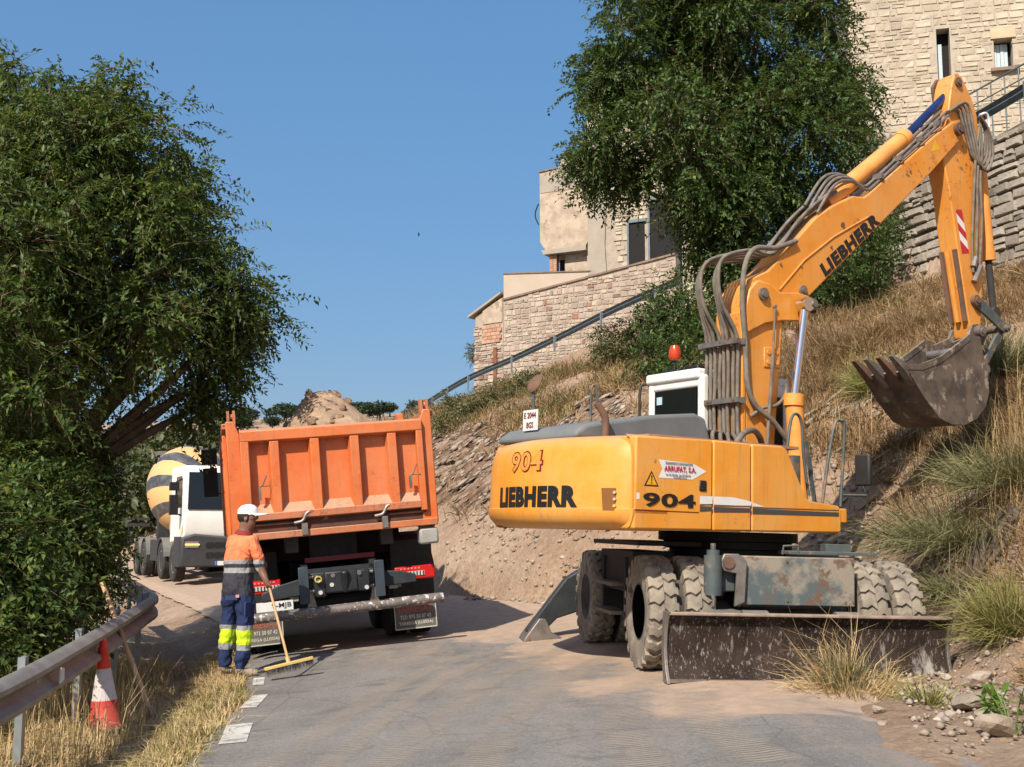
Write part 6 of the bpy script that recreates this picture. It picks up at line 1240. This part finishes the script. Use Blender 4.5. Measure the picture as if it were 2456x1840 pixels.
def scrub(name, label, pts, ln, m, n_per, up=.6, w_=.004):
    '''mass of low twiggy plants, each a fan of arching stems'''
    q = fov(pts); n = len(q) * n_per; c_ = np.repeat(np.column_stack([q, HZ(q[:, 0], q[:, 1]) - .03]), n_per, 0); sz = np.repeat(rs.uniform(.5, 1.25, len(q)), n_per) * ln
    az = rs.uniform(0, 2 * math.pi, n); el = np.clip(rs.normal(up, .42, n), -.1, 1.5); D = np.stack([np.cos(az) * np.cos(el), np.sin(az) * np.cos(el), np.sin(el)], 1); L_ = (sz * rs.uniform(.4, 1.1, n))[:, None]
    P = c_ + np.stack([np.cos(az), np.sin(az), np.zeros(n)], 1) * (rs.uniform(0, .35, n) * sz)[:, None]; S = unit(np.cross(D, rs.normal(size=(n, 3)))); kk = rs.normal(size=(n, 3)) * .16
    m_ = P + (D + kk) * L_ * .5; e = P + D * L_ + rs.normal(size=(n, 3)) * .14 * L_; V = np.stack([P - S * w_, P + S * w_, m_ - S * w_ * .9, m_ + S * w_ * .9, e], 1).reshape(-1, 3); i = np.arange(n)[:, None] * 5
    me = fast_mesh(name, V, np.concatenate([i + np.array([[0, 1, 3]]), i + np.array([[0, 3, 2]]), i + np.array([[2, 3, 4]])])); me.materials.append(m); return tag(link(bpy.data.objects.new(name, me)), label, 'scrub', kind='stuff')
DSCR = grass_mat('dry scrub', (.20, .12, .07), (.34, .21, .12), (.44, .30, .17), (.26, .15, .09), (.30, .25, .13))
scrub('dry_scrub', 'tangled brown scrub covering the slope above the excavator', scatter(1500, 2.8, 13, 9, 24, hill_d), .5, DSCR, 70, w_=.0045)
scrub('far_dry_scrub', 'low brown and grey scrub on the middle slope', scatter(2600, -8, 12, 20, 48, hill_d), .55, DSCR, 34, w_=.009)
scrub('far_green_scrub', 'green weeds and scrub below the upper guardrail', scatter(1500, -7, 9, 26, 56, lambda x, y: hill_d(x, y) * (pdist(x, y, TOP)[0] > -9) * (vnoise(x, y, .3, 91) > .35)), .5, leaf_mat('weed green', (.07, .085, .025), (.12, .135, .04), (.19, .18, .07), .15), 40, w_=.014)
h1 = scatter(20000, 2.8, 13, 7, 22, hill_d); grass('slope_grass', 'brown dry grass covering the slope behind the excavator', clump(h1, 8, .12), (.14, .5), (.003, .007), BROWN, rs, bend=1.3)
h2 = scatter(30000, -8, 14, 17, 46, hill_d); grass('far_slope_grass', 'pale dry grass on the upper slope below the guardrail', clump(h2, 5, .18), (.12, .42), (.006, .013), BROWN, rs, bend=1.3)
h3 = scatter(9000, -6, 10, 24, 58, lambda x, y: hill_d(x, y) * (vnoise(x, y, .35, 91) > .42) * (pdist(x, y, TOP)[0] > -10)); grass('green_slope_grass', 'greenish weeds near the upper guardrail', clump(h3, 5, .14), (.2, .45), (.008, .014), GREENG, rs, bend=.8)
h4 = scatter(700, 4.2, 12, 9, 18, hill_d); grass('tall_stalks', 'tall golden stalks rising from the slope under the bucket', clump(h4, 4, .06), (.6, 1.15), (.003, .005), STRAW, rs, bend=.35)
def fan(name, label, cat, x, y, n, ln, up, m, spread=1.0, w_=.004, lean=(0, 0, 0), z=None, kind=None, sub='stems', r0=.1):
    """shrub or tuft of thin arching stems from one root"""
    rs_ = np.random.default_rng(int(abs(x * 97 + y * 31))); z = GZ(x, y) if z is None else z
    t = thing(name, label, cat, (x, y, z)); az = rs_.uniform(0, 2 * math.pi, n); el = np.clip(rs_.normal(up, .42, n), -.25, 1.5); L_ = ln * rs_.uniform(.5, 1.1, n)
    D = unit(np.stack([np.cos(az) * np.cos(el) * spread, np.sin(az) * np.cos(el) * spread, np.sin(el)], 1) + np.array(lean)); P = np.stack([np.cos(az), np.sin(az), np.zeros(n)], 1) * rs_.uniform(0, r0, n)[:, None] + np.array([0, 0, -.03])
    S = unit(np.cross(D, rs_.normal(size=(n, 3)))); L_ = L_[:, None]; m_ = P + (D + rs_.normal(size=(n, 3)) * .14) * L_ * .55 + np.array([0, 0, .06]) * L_; e = P + D * L_ + rs_.normal(size=(n, 3)) * .13 * L_ - np.array([0, 0, .14]) * L_
    V = np.stack([P - S * w_, P + S * w_, m_ - S * w_ * .8, m_ + S * w_ * .8, e], 1).reshape(-1, 3); i = np.arange(n)[:, None] * 5
    me = fast_mesh(sub, V, np.concatenate([i + np.array([[0, 1, 3]]), i + np.array([[0, 3, 2]]), i + np.array([[2, 3, 4]])])); me.materials.append(m); link(bpy.data.objects.new(sub, me), t); return t
fan('broom_shrub', 'large grey-green broom shrub hanging over the bank right of the excavator wheel', 'shrub', 4.85, 12.5, 1900, .85, .4, SAGE, lean=(-.4, -.25, -.15), r0=.75)
fan('broom_shrub', 'grey-green broom shrub at right edge above the exposed roots', 'shrub', 5.4, 12.4, 1400, .8, .5, SAGE, lean=(-.3, -.2, 0), r0=.6)
fan('broom_shrub', 'small hanging broom shrub beside the dark root, right of the tyre', 'shrub', 4.5, 11.9, 700, .45, .35, SAGE, lean=(-.3, -.3, -.2), r0=.35)
fan('broom_shrub', 'round green broom shrub on the slope left of the stick', 'shrub', 6.0, 18.2, 1800, .85, .75, GREENG, r0=.5, w_=.005)
fan('broom_shrub', 'green broom shrub on the slope behind the bucket link', 'shrub', 7.2, 17, 1200, .9, .8, SAGE, r0=.4, w_=.005)
fan('grass_tuft', 'yellow-green arching grass tuft at right frame edge beside the blade', 'grass', 4.35, 10.3, 1300, .75, .75, GREENG, lean=(-.25, -.1, 0), w_=.004)
fan('grass_tuft', 'dry uprooted grass tuft lying in front of the dozer blade', 'grass', 2.78, 9.65, 1000, .50, .22, STRAW, lean=(-.1, -.2, 0), w_=.004, r0=.38)
fan('grass_tuft', 'tall broken stalks leaning against the dozer blade', 'grass', 2.72, 9.82, 130, .85, .95, STRAW, lean=(-.15, .0, .2), w_=.004)
fan('sage_sprig', 'small sage-green sprig in front of the dozer blade', 'plant', 2.70, 9.75, 260, .5, 1.1, SAGE, spread=.5, w_=.005)
fan('grass_tuft', 'sparse dry tuft by the rubble at lower right', 'grass', 3.85, 8.55, 300, .4, .6, BROWN)
fan('grass_tuft', 'low flattened straw tuft at the asphalt edge', 'grass', 3.05, 8.75, 350, .35, .35, GREENG)
# exposed roots of the torn bank
ROOT = mat('dark root', (.10, .07, .05), (.055, .04, .03), 6, .95, bump=.5, bscale=25)
rtg = thing('exposed_roots', 'dark matted roots hanging diagonally down the torn bank at right', 'roots', (4.8, 11.8, GZ(4.8, 11.8)))
o0 = Vector(rtg.location); rr = random.Random(4)
for k in range(16):
    a = Vector((4.75 + rr.uniform(-.1, .35), 11.7 + rr.uniform(-.1, .3), 0)); a.z = GZ(a.x, a.y) + .12; b = Vector((3.98 + rr.uniform(-.1, .2), 11.15 + rr.uniform(-.1, .2), 0)); b.z = GZ(b.x, b.y) + .03; pts = []
    for i in range(6):
        t = i / 5; q = a.lerp(b, t) + Vector((rr.uniform(-.06, .06), rr.uniform(-.06, .06), rr.uniform(-.04, .08))); q.z = max(q.z, GZ(q.x, q.y) + .02); pts.append(q - o0)
    g = G(); r0_ = rr.uniform(.012, .045); g.tube(smooth_path(pts, 3), [r0_ * (1 - .7 * i / 15) for i in range(16)], 6); g.obj('root', ROOT if k % 3 else BARK, rtg, smooth=50)
# stones -----------------------------------------------------------
RK = [rock_mesh(100 + k, m_rock) for k in range(8)]
def rock(x, y, s, sink=.25, flatn=.6, par=None, k=None, tilt=None):
    o = mobj('rock', RK[random.randrange(8) if k is None else k], None, par or ground, (x, y, GZ(x, y) + s * flatn * (.5 - sink)), tilt or (random.uniform(-.3, .3), random.uniform(-.3, .3), random.uniform(0, 6)), (s * random.uniform(.9, 1.5), s, s * flatn)); return o
for (x, y, s) in ((3.62, 9.2, .28), (3.25, 8.35, .30), (3.45, 7.75, .34), (3.05, 7.45, .26), (3.75, 8.0, .22), (2.95, 8.2, .12), (3.3, 8.9, .16), (3.9, 8.9, .2), (3.2, 9.35, .12), (3.5, 8.55, .14), (3.15, 7.9, .16), (3.7, 7.4, .3), (4.1, 8.3, .24), (2.85, 7.9, .09)): rock(x, y, s)
for k in range(50):
    y = random.uniform(7.2, 12.5); x = float(np.interp(y, TOE[:, 1], TOE[:, 0])) + random.uniform(-1.0, 1.3); rock(x, y, random.choice((.04, .05, .06, .08, .11)))
dip = lambda: (random.uniform(-.1, .15), R(-38) + random.uniform(-.12, .12), R(-10) + random.uniform(-.25, .25))
for k in range(235):    # thin slabs of the bare shale face, dipping down to the left
    t = random.random(); i = random.choice((6, 7, 7, 8, 8)); a, b = TOE[i - 1], TOE[i]; d = b[:2] - a[:2]; n_ = np.array([d[1], -d[0]]) / np.hypot(*d); q = a[:2] + d * t + n_ * random.uniform(.9, 5.0)
    s = random.choice((.10, .12, .16, .2, .26, .34)); o = rock(q[0], q[1], s, .2, .3, tilt=dip()); o.scale[0] *= 1.7
gv = []
for k in range(4200):
    if k % 3 == 0: y = random.uniform(7, 13); x = float(np.interp(y, TOE[:, 1], TOE[:, 0])) + random.gauss(-.2, .9)
    else: i = random.choice((5, 6, 6, 7, 7, 8, 9)); a, b = TOE[i - 1], TOE[i]; t = random.random(); d = b[:2] - a[:2]; n_ = np.array([d[1], -d[0]]) / np.hypot(*d); x, y = a[:2] + d * t + n_ * random.gauss(.6, 1.4)
    gv.append((x, y))
gv = np.array(gv); gv = gv[(pdist(gv[:, 0], gv[:, 1], TOE)[0] > -.45)]; gz = HZ(gv[:, 0], gv[:, 1]); rsz = np.array([random.choice((.012, .018, .025, .04)) * (1 if q[1] < 13.5 else 1.7) for q in gv]); dl_ = dLE(gv[:, 0], gv[:, 1])
oct_ = np.array([(1, 0, 0), (-1, 0, 0), (0, 1, 0), (0, -1, 0), (0, 0, .7), (0, 0, -.7)]); of_ = np.array([(0, 2, 4), (2, 1, 4), (1, 3, 4), (3, 0, 4), (2, 0, 5), (1, 2, 5), (3, 1, 5), (0, 3, 5)])
V = (np.column_stack([gv, gz + .022])[:, None] + oct_[None] * rsz[:, None, None] * rs.uniform(.5, 1.3, (len(gv), 6, 1))).reshape(-1, 3); F = (np.arange(len(gv))[:, None, None] * 6 + of_[None]).reshape(-1, 3)
me = fast_mesh('gravel', V, F); me.materials.append(m_rock); tag(link(bpy.data.objects.new('gravel', me)), 'loose gravel and clods along the foot of the bank', 'gravel', kind='stuff')
# chips and thin plates of shale scattered over the bare face
sc_ = scatter(9000, -6, 4, 17, 34, lambda x, y: shale_mask(x, y, pdist(x, y, TOE)[0]) * .8 + .05 * (pdist(x, y, TOE)[0] > .6) * (pdist(x, y, TOE)[0] < 3)); n = len(sc_); zz = HZ(sc_[:, 0], sc_[:, 1]); sz = rs.choice([.03, .045, .06, .09, .13], n, p=[.3, .3, .2, .13, .07])
tv = np.array([.79, .0, .61]); nv = np.array([-.61, 0, .79]); bv = np.array([0, 1., 0]); ax = np.stack([tv * 1.9, bv, nv * .45]); jit = rs.normal(size=(n, 3, 3)) * .14; loc = oct_ * np.array([1, 1, 1.4])
V = (np.column_stack([sc_, zz + sz * .15])[:, None] + np.einsum('ij,njk->nik', loc, ax[None] + jit) * sz[:, None, None] * rs.uniform(.6, 1.25, (n, 6, 1))).reshape(-1, 3); F = (np.arange(n)[:, None, None] * 6 + of_[None]).reshape(-1, 3)
me = fast_mesh('shale_chips', V, F); me.materials.append(m_rock); tag(link(bpy.data.objects.new('shale_chips', me)), 'broken shale chips littering the bare slope beside the truck', 'rubble', kind='stuff')
# small leafy plant lower right
gpx, gpy = 3.12, 7.42; gp = thing('leafy_plant', 'small bright green leafy weed in the lower right corner', 'plant', (gpx, gpy, GZ(gpx, gpy)))
LMG = leaf_mat('bright leaf', (.06, .13, .015), (.11, .20, .025), (.18, .28, .05), .3); rs_ = np.random.default_rng(8)
for k in range(9):
    az = rs_.uniform(0, 6.28); h = rs_.uniform(.12, .32); e = np.array([math.cos(az) * .16, math.sin(az) * .12, h]); g = G(); g.tube([(0, 0, -.02), tuple(e * .5 + np.array([0, 0, .03])), tuple(e)], [.006, .005, .003], 6); g.obj('stem', flat('green stem', (.12, .18, .04)), gp)
    n = 9; T = rs_.uniform(.35, 1.05, n)[:, None]; D = rs_.normal(size=(n, 3)) * .7 + np.array([math.cos(az), math.sin(az), .1]); V, F = leaf_arrays(e * T, D, np.array([[0, 0, 1.]]) + rs_.normal(size=(n, 3)) * .3, rs_.uniform(.07, .12, n), rs_.uniform(.03, .045, n))
    me = fast_mesh('leaves', V, F); me.materials.append(LMG); o = link(bpy.data.objects.new('leaves', me), gp); o['kind'] = 'stuff'
# far scrub and pines
SCR = leaf_mat('far scrub leaf', (.045, .060, .020), (.070, .085, .030), (.11, .115, .05), .1); PIN = leaf_mat('pine needle', (.022, .040, .018), (.036, .058, .024), (.055, .078, .034), .05)
def blob_mesh(name, n, L, m, seed, blobs): V, F, S = crown(blobs, n, 6, .35, L, L * .55, .1, np.random.default_rng(seed), .4); me = fast_mesh(name, V, F); me.materials.append(m); return me
BM = [blob_mesh('foliage', 160, .26, SCR, 60 + i, [(0, 0, .5, .9, .8, .6), (.5, .2, .7, .5, .5, .5), (-.5, .1, .4, .6, .6, .45)]) for i in range(3)]
PM = [blob_mesh('crown', 240, .42, PIN, 70 + i, [(0, 0, 3.4, 1.9, 1.8, 1.0), (.9, .2, 2.8, 1.1, 1.1, .8), (-1.0, 0, 3.0, 1.1, 1.0, .8)]) for i in range(3)]
tr_ = G(); tr_.tube([(0, 0, -.3), (.1, 0, 1.4), (0, 0, 3.2)], [.2, .15, .08], 8); trm = tr_.mesh('trunk'); trm.materials.append(BARK)
rr = random.Random(9)
for k in range(75):
    y = rr.uniform(47, 120); x = -y * rr.uniform(.245, .40); 
    o = thing('scrub_bush', 'round green scrub bush on the far hillside behind the mixer truck', 'bush', (x, y, GZ(x, y) - .1), (0, 0, rr.uniform(0, 6)), 'scrub bushes on the far hillside'); s_ = rr.uniform(.9, 2.0); o.scale = (s_, s_, s_ * rr.uniform(.8, 1.2)); mobj('foliage', BM[k % 3], None, o)
for k in range(46):
    y = rr.uniform(185, 250); x = y * rr.uniform(-.27, -.07); zz = GZ(x, y)
    o = thing('pine_tree', 'small dark pine on the distant ridge behind the truck', 'tree', (x, y, zz), (0, 0, rr.uniform(0, 6)), 'pines on the distant ridge'); s_ = rr.uniform(.7, 1.15); o.scale = (s_ * 1.2, s_ * 1.2, s_ * .8); mobj('crown', PM[k % 3], None, o); mobj('trunk', trm, None, o)
